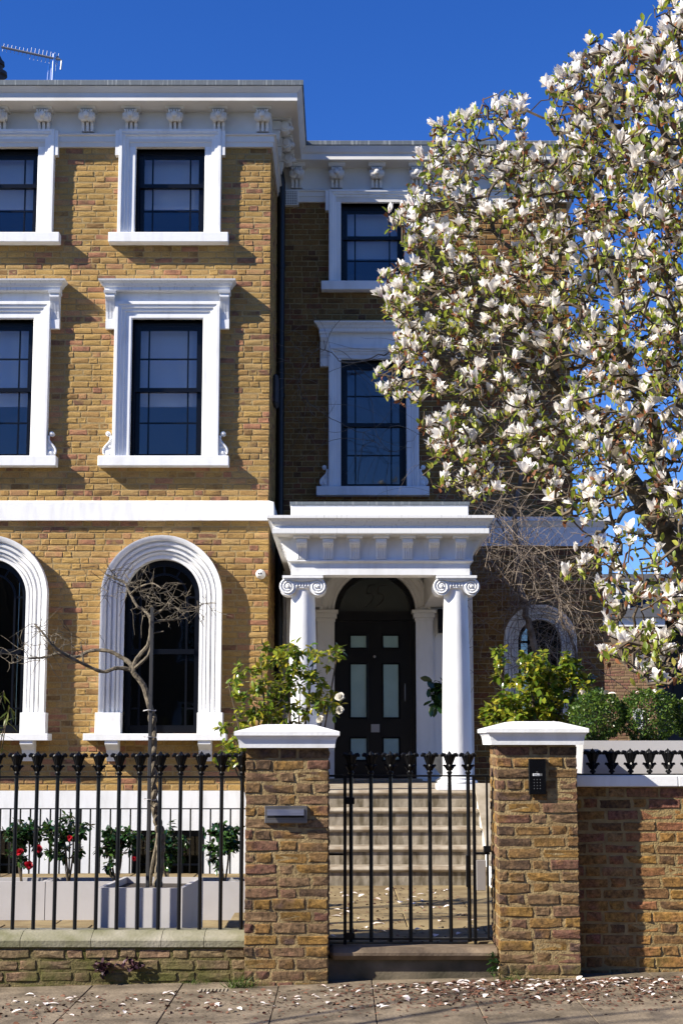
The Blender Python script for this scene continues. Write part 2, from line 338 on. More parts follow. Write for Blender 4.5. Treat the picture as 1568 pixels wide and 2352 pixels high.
def lay(x0, x1, z0, z1, holes=lambda za, zb: [], course=.075, seed=1, jt=.010):
    """courses of random Flemish bond; holes(za, zb) gives x-intervals to leave out -> [(x, w, z, h)]"""
    rng = random.Random(seed); out = []; n = int(round((z1 - z0) / course)); course = (z1 - z0) / n
    for k in range(n):
        za = z0 + k * course; zb = za + course; iv = [(x0, x1)]
        for a, b in holes(za, zb):
            nv = []
            for p, q in iv:
                if b <= p or a >= q: nv.append((p, q)); continue
                if a - p > .03: nv.append((p, a))
                if q - b > .03: nv.append((b, q))
            iv = nv
        for p, q in iv:
            x = p; j = k % 2
            if k % 2 and rng.random() < .75 and q - p > .35: 
                w = .046 + rng.random() * .03; out.append((x, w, za + jt / 2, course - jt)); x += w + jt
            while x < q - .02:
                w = (.215 if (j % 2 == 0 or rng.random() < .22) else .102) + rng.uniform(-.007, .007); j += 1
                if q - (x + w) < .055: w = q - x
                if w > .262: w = (q - x - .01) / 2
                v_ = .0018 if jt < .011 else .0034; out.append((x, w, za + jt / 2 + rng.uniform(-v_, v_), course - jt + rng.uniform(-v_, v_))); x += w + jt
    return out
def brick_objs(bricks, face, m, parent, proud=0.0, depth=1.0, rough=.007):
    """face(x, z, proud) -> (location, rotation about z)"""
    for x, w, z, h in bricks:
        kind = 'stretcher' if w > .15 else 'header'; L = .215 if kind == 'stretcher' else .102
        o = bpy.data.objects.new('brick', brick_mesh(kind, random.randrange(8), m)); C.objects.link(o)
        loc, rz = face(x, z, proud + random.uniform(-.003, .003)); o.location = Vector(loc) - parent.location; o.rotation_euler = (0, random.uniform(-rough, rough), rz)
        o.scale = (w / L, depth, h / .065); o.parent = parent
def brick_stuff(sets, m, parent, name='brickwork'):
    V = []; Fc = []; T = []; base = 0
    for bricks, face in sets:
        for x, w, z, h in bricks:
            kind = 'stretcher' if w > .15 else 'header'; L = .215 if kind == 'stretcher' else .102
            v, f = variants(kind)[random.randrange(8)]
            (lx, ly, lz), rz = face(x, z, random.uniform(-.002, .004)); c, s_ = math.cos(rz), math.sin(rz)
            q = v * (w / L, 1, h / .065); q = np.stack([q[:, 0] * c - q[:, 1] * s_ + lx, q[:, 0] * s_ + q[:, 1] * c + ly, q[:, 2] + lz], 1)
            V.append(q); Fc += [tuple(i + base for i in t) for t in f]; base += len(v); T += [random.random()] * len(v)
    me = bpy.data.meshes.new(name); me.from_pydata(np.concatenate(V).tolist(), [], Fc)
    a = me.attributes.new('tone', 'FLOAT', 'POINT'); a.data.foreach_set('value', T)
    o = link(name, me, m, parent); o['kind'] = 'stuff'; return o
FRONT = lambda Y: (lambda x, z, p: ((x, Y - p, z), 0))
RIGHTF = lambda X, Y0: (lambda s, z, p: ((X + p, Y0 + s, z), math.pi / 2))      # face looking +X, s runs away from the street
LEFTF = lambda X, Y1: (lambda s, z, p: ((X - p, Y1 - s, z), -math.pi / 2))      # face looking -X, s runs towards the street

# ------------------------------------------------------------------ leaves, flowers, branches
def leaf_verts(L, w, bend=.25, fold=.25):
    pts = [(0, 0, 0)]
    for t, ww in ((.3, .8), (.62, 1), (.86, .55)):
        z = -bend * L * t * t
        pts += [(-w / 2 * ww, L * t, z + fold * w * ww * .5), (0, L * t, z), (w / 2 * ww, L * t, z + fold * w * ww * .5)]
    pts.append((0, L, -bend * L))
    f = [(0, 2, 1), (0, 3, 2), (1, 2, 5, 4), (2, 3, 6, 5), (4, 5, 8, 7), (5, 6, 9, 8), (7, 8, 10), (8, 9, 10)]
    return np.array(pts), f
def rot_to(d, roll=0):
    d = Vector(d).normalized(); q = d.to_track_quat('Y', 'Z'); return np.array((q.to_matrix() @ Matrix.Rotation(roll, 3, 'Y')))
def leaves_stuff(items, m, parent, name, shapes, kind='stuff'):
    """items: (pos, dir, scale, roll)"""
    V = []; Fc = []; T = []; b = 0
    for p, d, sc, ro in items:
        v, f = random.choice(shapes); q = (rot_to(d, ro) @ (v * sc).T).T + np.array(p)
        V.append(q); Fc += [tuple(i + b for i in t) for t in f]; b += len(v); T += [random.random()] * len(v)
    me = bpy.data.meshes.new(name); me.from_pydata(np.concatenate(V).tolist(), [], Fc)
    a = me.attributes.new('tone', 'FLOAT', 'POINT'); a.data.foreach_set('value', T)
    me.polygons.foreach_set('use_smooth', [True] * len(me.polygons))
    o = link(name, me, m, parent)
    if kind: o['kind'] = kind
    return o
def leaf_objs(items, m, parent, shapes, name='leaf'):
    ms = []
    for v, f in shapes:
        me = bpy.data.meshes.new(name); me.from_pydata(v.tolist(), [], f); me.materials.append(m)
        me.polygons.foreach_set('use_smooth', [True] * len(me.polygons)); ms.append(me)
    for p, d, sc, ro in items:
        o = bpy.data.objects.new(name, random.choice(ms)); C.objects.link(o); o.parent = parent
        o.matrix_local = Matrix.Translation(Vector(p) - parent.location) @ Matrix(rot_to(d, ro).tolist()).to_4x4() @ Matrix.Scale(sc, 4)
def tepal(L, w, curl, rng):
    """one petal standing up from its base, opened by curl"""
    v = []; al = []; n = 5
    for i in range(n):
        t = i / (n - 1); ww = w * (.22, .72, 1, .8, .16)[i] / 2
        a = curl[0] + (curl[1] - curl[0]) * t; 
        r = sum(math.sin(curl[0] + (curl[1] - curl[0]) * k / 8 * t) for k in range(9)) / 9 * L * t; z = sum(math.cos(curl[0] + (curl[1] - curl[0]) * k / 8 * t) for k in range(9)) / 9 * L * t
        cup = .28 * ww
        for sx in (-1, 0, 1): v.append((sx * ww, r - abs(sx) * cup * math.cos(a), z + abs(sx) * cup * math.sin(a) + rng.normal(0, .02) * L * .3)); al.append(t)
    f = [(i * 3 + j, i * 3 + j + 1, i * 3 + j + 4, i * 3 + j + 3) for i in range(n - 1) for j in (0, 1)]
    return np.array(v), f, al
def flower_data(rng, n_in=4, n_out=5, L=.115, w=.062, open_=.5):
    V = []; Fc = []; A = []; b = 0
    for ring, n, o in ((0, n_in, open_ * .5), (1, n_out, open_)):
        for k in range(n):
            if rng.random() < .1: continue
            c0 = o * rng.uniform(.55, 1.1); c1 = c0 + rng.uniform(-.3, .7) * (.5 + open_)
            v, f, a = tepal(L * rng.uniform(.82, 1.1), w * rng.uniform(.8, 1.15), (c0, c1), rng)
            ang = 2 * math.pi * (k + ring * .5 + rng.uniform(-.2, .2)) / n; c, s_ = math.cos(ang), math.sin(ang)
            V.append(np.stack([v[:, 0] * c - v[:, 1] * s_, v[:, 0] * s_ + v[:, 1] * c, v[:, 2]], 1)); Fc += [tuple(i + b for i in t) for t in f]; b += len(v); A += a
    return np.concatenate(V), Fc, A
def flower_mesh(name, data, m):
    V, Fc, A = data; me = bpy.data.meshes.new(name); me.from_pydata(V.tolist(), [], Fc); me.materials.append(m)
    at_ = me.attributes.new('along', 'FLOAT', 'POINT'); at_.data.foreach_set('value', A)
    me.polygons.foreach_set('use_smooth', [True] * len(me.polygons)); return me
def flowers_stuff(items, datas, m, parent, name):
    V = []; Fc = []; A = []; b = 0
    for p, Mx, sc in items:
        v, f, a = random.choice(datas); V.append((np.array(Mx) @ (v * sc).T).T + np.array(p)); Fc += [tuple(i + b for i in t) for t in f]; b += len(v); A += a
    o = link(name, flower_mesh(name, (np.concatenate(V), Fc, A), m), m, parent); o['kind'] = 'stuff'; return o
def rand_dir(up=.5, tilt=.7):
    a = random.uniform(0, 2 * math.pi); t = abs(random.gauss(0, tilt)); return Vector((math.sin(t) * math.cos(a), math.sin(t) * math.sin(a), math.cos(t)))
def grow(limbs, targets, step=.09, wob=.03, bias=0.0):
    """limbs: polylines already standing; each target is reached by a crooked twig from the nearest wood"""
    P = []; par = []
    for pl in limbs:
        prev = pl[1] if isinstance(pl[1], int) else -1; pts = pl[0]
        for i, p in enumerate(pts):
            P.append(np.array(p, float)); par.append(prev if i == 0 else len(P) - 2)
    n0 = len(P); A = np.zeros((len(P) + 200000, 3)); A[:len(P)] = P; n = len(P)
    tg = [np.array(tuple(t)) for t in targets]
    tg.sort(key=lambda t: np.min(np.sum((A[:n0] - t) ** 2, 1)))
    for t in tg:
        d2 = np.sum((A[:n] - t) ** 2, 1) + bias * np.maximum(0, A[:n, 2] - t[2]) ** 2; j = int(np.argmin(d2)); p0 = A[j].copy(); d = np.linalg.norm(t - p0)
        k = max(2, int(math.ceil(d / step))); off = np.zeros(3); prev = j
        for i in range(1, k + 1):
            off = off * .75 + RNG.normal(0, wob, 3) if i < k else off * 0
            q = p0 + (t - p0) * i / k + off + np.array((0, 0, -.06 * d * math.sin(math.pi * i / k) if d > .3 else 0))
            A[n] = q; par.append(prev); prev = n; n += 1
    return A[:n], par, n0
def tree_mesh(A, par, r_tip, power=.45, start=0, sides=4, rmax=9):
    n = len(A); cnt = np.ones(n); kids = [[] for _ in range(n)]
    for i in range(n - 1, -1, -1):
        if par[i] >= 0: kids[par[i]].append(i)
    order = list(range(n)); has = [len(k) for k in kids]
    cnt = np.array([0 if h else 1 for h in has], float)
    for i in range(n - 1, -1, -1):
        if par[i] >= 0: cnt[par[i]] += cnt[i]
    rad = np.minimum(rmax, r_tip * np.maximum(cnt, 1) ** power); mb = MB(); done = set()
    for i in range(n):
        if i < start or i in done: continue
        ch = [i]; done.add(i)
        while True:
            kk = [k for k in kids[ch[-1]] if k not in done and k >= start]
            if not kk: break
            k = max(kk, key=lambda k_: cnt[k_]); ch.append(k); done.add(k)
        pts = [A[j] for j in ch]; rr = [rad[j] for j in ch]
        if par[i] >= 0: pts = [A[par[i]]] + pts; rr = [rr[0]] + rr
        if len(pts) > 1: mb.tube(pts, rr, sides, cap=False)
    return mb
def smooth_path(pts, n=8):
    P = [Vector(p) for p in pts]; out = []
    for i in range(len(P) - 1):
        p0, p1, p2, p3 = P[max(0, i - 1)], P[i], P[i + 1], P[min(len(P) - 1, i + 2)]
        for k in range(n):
            t = k / n; out.append(.5 * ((2 * p1) + (p2 - p0) * t + (2 * p0 - 5 * p1 + 4 * p2 - p3) * t * t + (3 * p1 - p0 - 3 * p2 + p3) * t ** 3))
    return out + [P[-1]]
# ------------------------------------------------------------------ the ground
YH, YW, YP, YPIER, YWALL = 18.8, 20.7, 16.6, 10.65, 10.85
XC = -.88                                   # right-hand corner of the main block
PATHZ, LANDZ, LOWZ = .25, 1.105, .19
def gz(x): return .02 + .023 * (x + .36)    # the pavement climbs to the right
g = MB(); g.box(-400, 400, -400, 8.2, -.6, -.14); tag(g.build('road', M['asphalt']), kind='structure')
g = MB(); g.box(-400, 400, 8.25, 700, -3.0, -2.9); tag(g.build('ground', M['soil']), kind='structure')
g = MB(); g.box(-60, 60, 8.08, 8.22, -.5, .0)
kb = g.build('kerb', M['kerb']); kb['kind'] = 'structure'; kb.rotation_euler = (0, -.023, 0)
g = MB(); g.add([(-30, 8.2, gz(-30) - .010), (30, 8.2, gz(30) - .010), (30, 10.95, gz(30) - .010), (-30, 10.95, gz(-30) - .010)], [(0, 1, 2, 3)])
pave = g.build('pavement', M['joint']); pave['kind'] = 'structure'
def slab_mesh(x0, x1, y0, y1, zf, th=.05, c=.006, n=0):
    m = MB(); j = lambda: random.uniform(-.004, .004); dz = random.uniform(-.002, .002)
    xs = (x0, x1); ys = (y0, y1); v = []
    for i, (x, y) in enumerate(((x0, y0), (x1, y0), (x1, y1), (x0, y1))):
        sx = c if x == x0 else -c; sy = c if y == y0 else -c
        v.append((x, y, zf(x) - th)); 
    for x, y in ((x0, y0), (x1, y0), (x1, y1), (x0, y1)): v.append((x, y, zf(x) - c))
    for x, y in ((x0, y0), (x1, y0), (x1, y1), (x0, y1)): v.append((x + (c if x == x0 else -c), y + (c if y == y0 else -c), zf(x) + dz))
    f = [(4 * a + i, 4 * a + (i + 1) % 4, 4 * a + 4 + (i + 1) % 4, 4 * a + 4 + i) for a in (0, 1) for i in range(4)] + [(8, 9, 10, 11)]
    return m.add(v, f)
x = -6.0; k = 0
while x < 6.5:
    w = .625 + random.uniform(-.03, .03)
    cuts = [8.25, 8.95 + random.uniform(-.1, .1), 9.5 + random.uniform(-.12, .1), 10.10 + random.choice((-.06, -.02, .03)), 10.95]
    for a, b in zip(cuts, cuts[1:]): slab_mesh(x + .0025, x + w - .0025, a + .0025, b - .0025, gz, c=.004).build('flagstone', M['flag'], pave)
    x += w
g = MB(); g.box(-7, -.87, 10.9, 17.45, -1, LOWZ - .012)
yard = g.build('front_yard', M['joint']); yard['kind'] = 'structure'
for i in range(9):
    for j, (a, b) in enumerate(((10.92, 11.75), (11.75, 12.6), (12.6, 13.5), (13.5, 15.4), (15.4, 17.43))):
        x0 = -7 + i * .68 + (j % 2) * .3; x1 = min(x0 + .68, -.89)
        if x1 - x0 > .1: slab_mesh(x0 + .004, x1 - .004, a + .004, b - .004, lambda x_: LOWZ).build('paving_slab', M['path'], yard)
g = MB(); g.box(-.86, 1.2, 10.97, 11.3, -1, PATHZ - .012); g.box(-.86, 4.5, 11.3001, 16.5, -1, PATHZ - .012)
path = g.build('garden_path', M['joint']); path['kind'] = 'structure'
for i in range(5):
    for j, (a, b) in enumerate(((11.02 if i < 2 else 11.31, 11.9), (11.9, 12.9), (12.9, 13.8), (13.8, 15.3))):
        x0 = -.86 + i * .95 + (j % 2) * .4 - (.4 if i == 0 and j % 2 else 0); x1 = -.86 + (i + 1) * .95 + (j % 2) * .4
        slab_mesh(x0 + .003, min(x1, 4.4) - .003, a + .003, b - .003, lambda x_: PATHZ, th=.08).build('paving_slab', M['path'], path)
for (a, b) in ((-6.9, -.9), (1.75, 6.0)):     # open basement area and side passage floors
    pass
g = MB(); g.box(-7, -.6, 17.45, 18.9, -1.6, -1.5); tag(g.build('basement_area', M['stone']), kind='structure')
g = MB(); g.box(1.65, 9, 16.5, 45, -.2, .2); tag(g.build('side_passage', M['stone']), kind='structure')

# ------------------------------------------------------------------ the house
house = thing('house', 'yellow stock brick house with white window surrounds, deep eaves and a columned white porch', 'house', (XC, YH, 0))
ZT = zz(340, YH); ZB = zz(1816, YH); XL = -5.7
OFF = 2.085                                  # window spacing
top_w = dict(c=-2.137, w=.859, z0=zz(541, YH), z1=zz(339, YH))
mid_w = dict(c=-2.138, w=.872, z0=zz(1051, YH), z1=zz(734, YH))
ARC = -2.151; ARI = .450; ARO = .722; ZSPR = zz(1369, YH); ZAB = zz(1685, YH)
wt = dict(c=xx(855, 560, YW), w=.86, z0=zz(651, YW), z1=zz(467, YW))
wm = dict(c=xx(857.5, 970, YW), w=.875, z0=zz(1120, YW), z1=zz(827, YW))
SX = xx(1239, 1500, YW); SRI = .285; SRO = .475; SSPR = zz(1472, YW)
XWR = 3.09; XSR = xx(1384, 1400, YW)
XD = xx(861, 1500, YW); DR = .534; DSPR = zz(1403, YW)
def cells(mb, x0, x1, z0, z1, y0, y1, holes):
    xs = sorted({x0, x1} | {min(max(v, x0), x1) for h in holes for v in h[:2]}); zs = sorted({z0, z1} | {min(max(v, z0), z1) for h in holes for v in h[2:]})
    for a, b in zip(xs, xs[1:]):
        for c, d in zip(zs, zs[1:]):
            if not any(h[0] <= (a + b) / 2 <= h[1] and h[2] <= (c + d) / 2 <= h[3] for h in holes): mb.box(a, b, y0, y1, c, d)
main_holes = []
for k in (0, 1):
    for q in (top_w, mid_w): main_holes.append((q['c'] - k * OFF - q['w'] / 2, q['c'] - k * OFF + q['w'] / 2, q['z0'], q['z1']))
    main_holes.append((ARC - k * OFF - ARI, ARC - k * OFF + ARI, ZAB, ZSPR + ARI))
wing_holes = [(q['c'] - q['w'] / 2, q['c'] + q['w'] / 2, q['z0'], q['z1']) for q in (wt, wm)] + [(XD - DR, XD + DR, LANDZ, DSPR + DR), (SX - SRI, SX + SRI, .3, SSPR + SRI)]
ZWT = zz(466, YW); ZST = zz(1199, YW)
mw = MB(); cells(mw, XL, XC - .006, ZB, ZT + .9, YH + .0045, YH + .30, main_holes)
mw.box(XC - .31, XC - .0055, YH + .31, YW + 7, -1, ZT + .9)
cells(mw, XC, XWR - .006, -.5, ZWT + .9, YW + .007, YW + .3, wing_holes)
cells(mw, XWR - .005, XSR - .006, -.5, ZST - .02, YW + .008, YW + .3, [])
mw.box(XWR - .3, XWR - .007, YW + .31, YW + 7, ZST - .3, ZWT + .9); mw.box(XSR - .3, XSR - .007, YW + .31, YW + 6, -.5, ZST - .03)
mw.build('mortar_wall', M['mortar'], house)
sh = MB(); sh.box(XL, XSR - .31, YW + 7, YW + 7.2, -1.5, ZT + .8); sh.box(XL - .2, XL - .005, YH + .02, YW + 7, -1.5, ZT + .8)
sh.box(XL, XC - .32, YH + .31, YW + 6.9, ZB - .25, ZB - .02); sh.box(XC + .01, XSR - .32, YW + .31, YW + 6.9, LANDZ - .2, LANDZ - .02)
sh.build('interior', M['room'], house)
up = MB()
for x0, x1, y0, zf, zt_ in ((XL + .02, XC - .33, YH + .32, zz(1172, YH), zz(640, YH)), (XL + .02, XC - .33, YH + .32, zz(600, YH), ZT + .3), (XC + .02, XWR - .33, YW + .32, zz(1172, YW), zz(760, YW)), (XC + .02, XWR - .33, YW + .32, zz(700, YW), ZWT + .3)):
    up.box(x0, x1, y0, y0 + 4, zf - .2, zf - .02); up.box(x0, x1, y0, y0 + 4, zt_, zt_ + .1); up.box(x0, x1, y0 + 4.001, y0 + 4.1, zf - .2, zt_ + .1)
    for xa in (x0 - .012, x1 + .002): up.box(xa, xa + .01, y0, y0 + 4, zf - .2, zt_ + .1)
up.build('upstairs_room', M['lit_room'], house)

def main_brick_holes(za, zb):
    zc = (za + zb) / 2; out = []
    for k in (0, 1):
        for q in (top_w, mid_w):
            if q['z0'] - .05 < zc < q['z1'] + .17: out.append((q['c'] - k * OFF - q['w'] / 2 - .17, q['c'] - k * OFF + q['w'] / 2 + .17))
        if ZAB < zc < ZSPR + ARO - .03:
            r = ARO - .04; h = r if zc < ZSPR else math.sqrt(max(0, r * r - (zc - ZSPR) ** 2))
            if h > .03: out.append((ARC - k * OFF - h, ARC - k * OFF + h))
    return out
def wing_brick_holes(za, zb):
    zc = (za + zb) / 2; out = []
    for q in (wt, wm):
        if q['z0'] - .05 < zc < q['z1'] + .17: out.append((q['c'] - q['w'] / 2 - .13, q['c'] + q['w'] / 2 + .13))
    if zc < SSPR + SRO - .03:
        r = SRO - .03; h = r if zc < SSPR else math.sqrt(max(0, r * r - (zc - SSPR) ** 2)); out.append((SX - h, SX + h))
    if zc < zz(1250, YW): out.append((-.74, 1.72))
    return out
ZS0, ZS1 = zz(1194, YH - .1), zz(1151, YH - .1)
main = lay(XL, XC, ZB, ZT, main_brick_holes, seed=11)
shown = [b for b in main if b[1] > .09 and b[0] > -4.1 and (b[2] < ZS0 - .08 or b[2] > ZS1) and b[2] > 1.3]
random.Random(5).shuffle(shown); shown.sort(key=lambda b: -round(b[1], 1)); first = set(shown[:300])
brick_objs([b for b in main if b in first], FRONT(YH), M['brick'], house)
wing = lay(XC + .01, XWR, ZST - 1.2 + .0, ZWT, wing_brick_holes, seed=12); wl0 = lay(XC + .01, XSR, .2, ZST - 1.2, wing_brick_holes, seed=13); wl1 = lay(XWR + .01, XSR, ZST - 1.2, ZST - .06, lambda a, b: [], seed=14)
side = lay(.11, YW - YH + .02, ZB, ZT, seed=15)
brick_stuff([([b for b in main if b not in first], FRONT(YH)), (side, RIGHTF(XC, YH))], M['brick'], house)
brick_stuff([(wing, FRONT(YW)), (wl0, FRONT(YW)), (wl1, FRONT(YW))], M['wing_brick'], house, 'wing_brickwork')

# stucco trim ---------------------------------------------------------------
def rect_path(c, w, z0, z1): return [(c - w / 2, z0), (c - w / 2, z1), (c + w / 2, z1), (c + w / 2, z0)]
SUR = [(0, -.20), (0, .035), (.012, .045), (.085, .045), (.09, .062), (.125, .066), (.13, .082), (.165, .088), (.17, .10), (.205, .10), (.21, .088), (.21, -.02)]
SURW = [(o * .80, h) for o, h in SUR]
def sash_window(win, c, w, z0, z1, Y, zmeet, rows_t, rows_b, blind):
    x0, x1 = c - w / 2, c + w / 2; a = Y + .12; st = .055; f = MB()
    f.box(x0 - .01, x1 + .01, a - .01, a + .10, z1 - .06, z1 + .02); f.box(x0 - .01, x0 + .03, a - .012, a + .1, z0 - .01, z1 - .061); f.box(x1 - .03, x1 + .01, a - .012, a + .1, z0 - .01, z1 - .061)
    def leaf(za, zb, y, rb):
        f.box(x0 + .031, x0 + .031 + st, y, y + .04, za, zb); f.box(x1 - .031 - st, x1 - .031, y, y + .04, za, zb)
        f.box(x0 + .032 + st, x1 - .032 - st, y + .001, y + .039, za, za + rb); f.box(x0 + .032 + st, x1 - .032 - st, y + .001, y + .039, zb - .045, zb)
        gx0, gx1, gz0, gz1 = x0 + .031 + st, x1 - .031 - st, za + rb, zb - .045; return gx0, gx1, gz0, gz1, y
    for (gx0, gx1, gz0, gz1, y), rows in ((leaf(zmeet - .025, z1 - .061, a, .05), rows_t), (leaf(z0, zmeet + .025, a + .045, .075), rows_b)):
        xs = [gx0, gx0 + (gx1 - gx0) * .155, gx0 + (gx1 - gx0) * .845, gx1]; zs = [gz0 + (gz1 - gz0) * i / rows for i in range(rows + 1)]
        b = MB()
        for x_ in xs[1:3]: b.box(x_ - .009, x_ + .009, y + .004, y + .032, gz0 - .002, gz1 + .002)
        for z_ in zs[1:-1]: b.box(gx0 - .002, gx1 + .002, y + .006, y + .030, z_ - .009, z_ + .009)
        b.build('glazing_bars', M['black'], win)
        for i in range(3):
            for j in range(rows): MB().box(xs[i], xs[i + 1], y + .014, y + .019, zs[j], zs[j + 1]).build('pane', M['glass'], win)
    f.build('sash_frame', M['black'], win)
    MB().box(x0 + .03, x1 - .03, a + .17, a + .175, z1 - (z1 - z0) * blind, z1 - .05).build('blind', M['blind'], win)
def scroll(win, x, z, sgn, Y):
    s_ = MB(); H = zz(992, Y) - zz(1051, Y) if Y == YH else .30
    pts = [(0, 0)] ; out = []
    for t in np.linspace(0, 1, 14):
        out.append((sgn * (.095 - .075 * t ** 1.5 * (1.25 - .25 * t)) + sgn * .02 * math.sin(t * 6.3), .03 + (H - .09) * t))
    poly = [(0, 0), (sgn * .085, 0)] + out + [(0, H - .06)]
    s_.prism([(x + p, z + q) for p, q in poly], XZ(Y), -.01, .055)
    s_.tube([(x + p, Y - .062, z + q) for p, q in out], .014, 6)
    for (cx, cz, r) in ((sgn * .048, .048, .036), (sgn * .052, H - .036, .030)):
        s_.lathe([(.001, -.085), (r * .45, -.082), (r * .62, -.066), (r, -.066), (r, .01)], (x + cx, Y, z + cz), 14, 'y')
    s_.lathe([(.001, -.07), (.018, -.066), (.02, .0)], (x + sgn * .03, Y, z + .125), 10, 'y')
    s_.build('scroll', M['white'], win, smooth=True)
def console(win, x, z0, z1, w, Y):
    m = MB(); H = z1 - z0
    prof = [(-.01, 0), (.07, 0), (.075, H * .26), (.055, H * .28), (.07, H * .5), (.12, H * .78), (.155, H * .9), (.155, H), (-.01, H)]
    m.prism(prof, lambda p, h: (x + h, Y - p[0], z0 + p[1]), -w / 2, w / 2)
    for dx in (-.33, 0, .33):
        m.prism([(.05, H * .30), (.062, H * .30), (.077, H * .5), (.127, H * .78), (.158, H * .88), (.1, H * .8)], lambda p, h: (x + dx * w + h, Y - p[0], z0 + p[1]), -w * .1, w * .1)
    m.prism([(-.01, H + .001), (.17, H + .001), (.18, H + .03), (-.01, H + .03)], lambda p, h: (x + h, Y - p[0], z0 + p[1]), -w / 2 - .015, w / 2 + .015)
    m.build('console', M['white'], win)
def ear(win, x, s, z0, z1, Y):
    MB().prism([(x, z0), (x + s * .045, z0), (x + s * .045, z1), (x, z1)], XZ(Y), -.01, .092).build('ear', M['white'], win)
def top_window(q, c, Y, prof, ps):
    win = MB().sweep(rect_path(c, q['w'], q['z0'], q['z1']), prof, XZ(Y)).build('window', M['white'], house)
    sash_window(win, c, q['w'], q['z0'], q['z1'], Y, q['z0'] + (q['z1'] - q['z0']) * .60, 1, 2, .62)
    hw = q['w'] / 2 + prof[-1][0]; k = ps
    for s_ in (-1, 1): ear(win, c + s_ * hw, s_, q['z1'] - .06 * k, q['z1'] + prof[-1][0] - .02, Y)
    MB().bbox(c - hw - .10, c + hw + .10, Y - .145, Y + .05, q['z0'] - .125, q['z0'] - .001, .006).build('sill', M['white'], win)
    MB().box(c - q['w'] / 2 - .001, c + q['w'] / 2 + .001, Y + .051, Y + .26, q['z0'] - .05, q['z0'] - .002).build('sub_sill', M['white'], win)
    return win
HOOD = lambda d: [(-.01, 0), (.13, 0), (.14, .012), (.14, .045), (.155, .055), (.17, .085), (.205, .115), (.21, .135), (-.01, .155)]
def mid_window(q, c, Y, prof, blind, zt):
    win = MB().sweep(rect_path(c, q['w'], q['z0'], q['z1']), prof, XZ(Y)).build('window', M['white'], house)
    sash_window(win, c, q['w'], q['z0'], q['z1'], Y, q['z0'] + (q['z1'] - q['z0']) * .503, 2, 2, blind)
    o = prof[-1][0]; hw = q['w'] / 2 + o; zh = q['z1'] + o
    MB().prism([(c - hw, zh + .002), (c + hw, zh + .002), (c + hw, zt), (c - hw, zt)], XZ(Y), -.01, .05).build('frieze_panel', M['white'], win)
    hx = hw - .015; path_ = [(c - hx, Y), (c + hx, Y)]
    m = MB(); zt2 = zt
    m.sweep([(c - hx, Y + .02), (c - hx, Y - .001), (c + hx, Y - .001), (c + hx, Y + .02)], [(p * (1 if p > 0 else 1), zt2 + z) for p, z in HOOD(0)], XY, side=-1)
    m.box(c - hx - .005, c + hx + .005, Y - .13, Y + .02, zt2 + .002, zt2 + .134)
    m.build('hood', M['white_streak'], win)
    for s_ in (-1, 1):
        console(win, c + s_ * (hw + .055), zt - .46, zt - .035, .115, Y)
        scroll(win, c + s_ * (hw + .002), q['z0'] + .001, s_, Y)
    MB().bbox(c - hw - .16, c + hw + .13, Y - .145, Y + .05, q['z0'] - .125, q['z0'] - .001, .006).build('sill', M['white'], win)
    MB().box(c - q['w'] / 2 - .001, c + q['w'] / 2 + .001, Y + .051, Y + .26, q['z0'] - .05, q['z0'] - .002).build('sub_sill', M['white'], win)
ASUR = [(0, -.22), (0, .015), (.03, .02), (.034, .004), (.05, .004), (.055, .035), (.075, .045), (.08, .02), (.092, .02), (.098, .065), (.125, .07), (.132, .038), (.15, .038), (.156, .085), (.185, .092), (.192, .065), (.205, .065), (.212, .115), (.24, .135), (.272, .14), (.272, -.02)]
def arch_poly(c, r, z0, zs, n=14): return [(c - r, z0), (c - r, zs)] + arc(c, zs, r, math.pi, 0, n)[1:-1] + [(c + r, zs), (c + r, z0)]
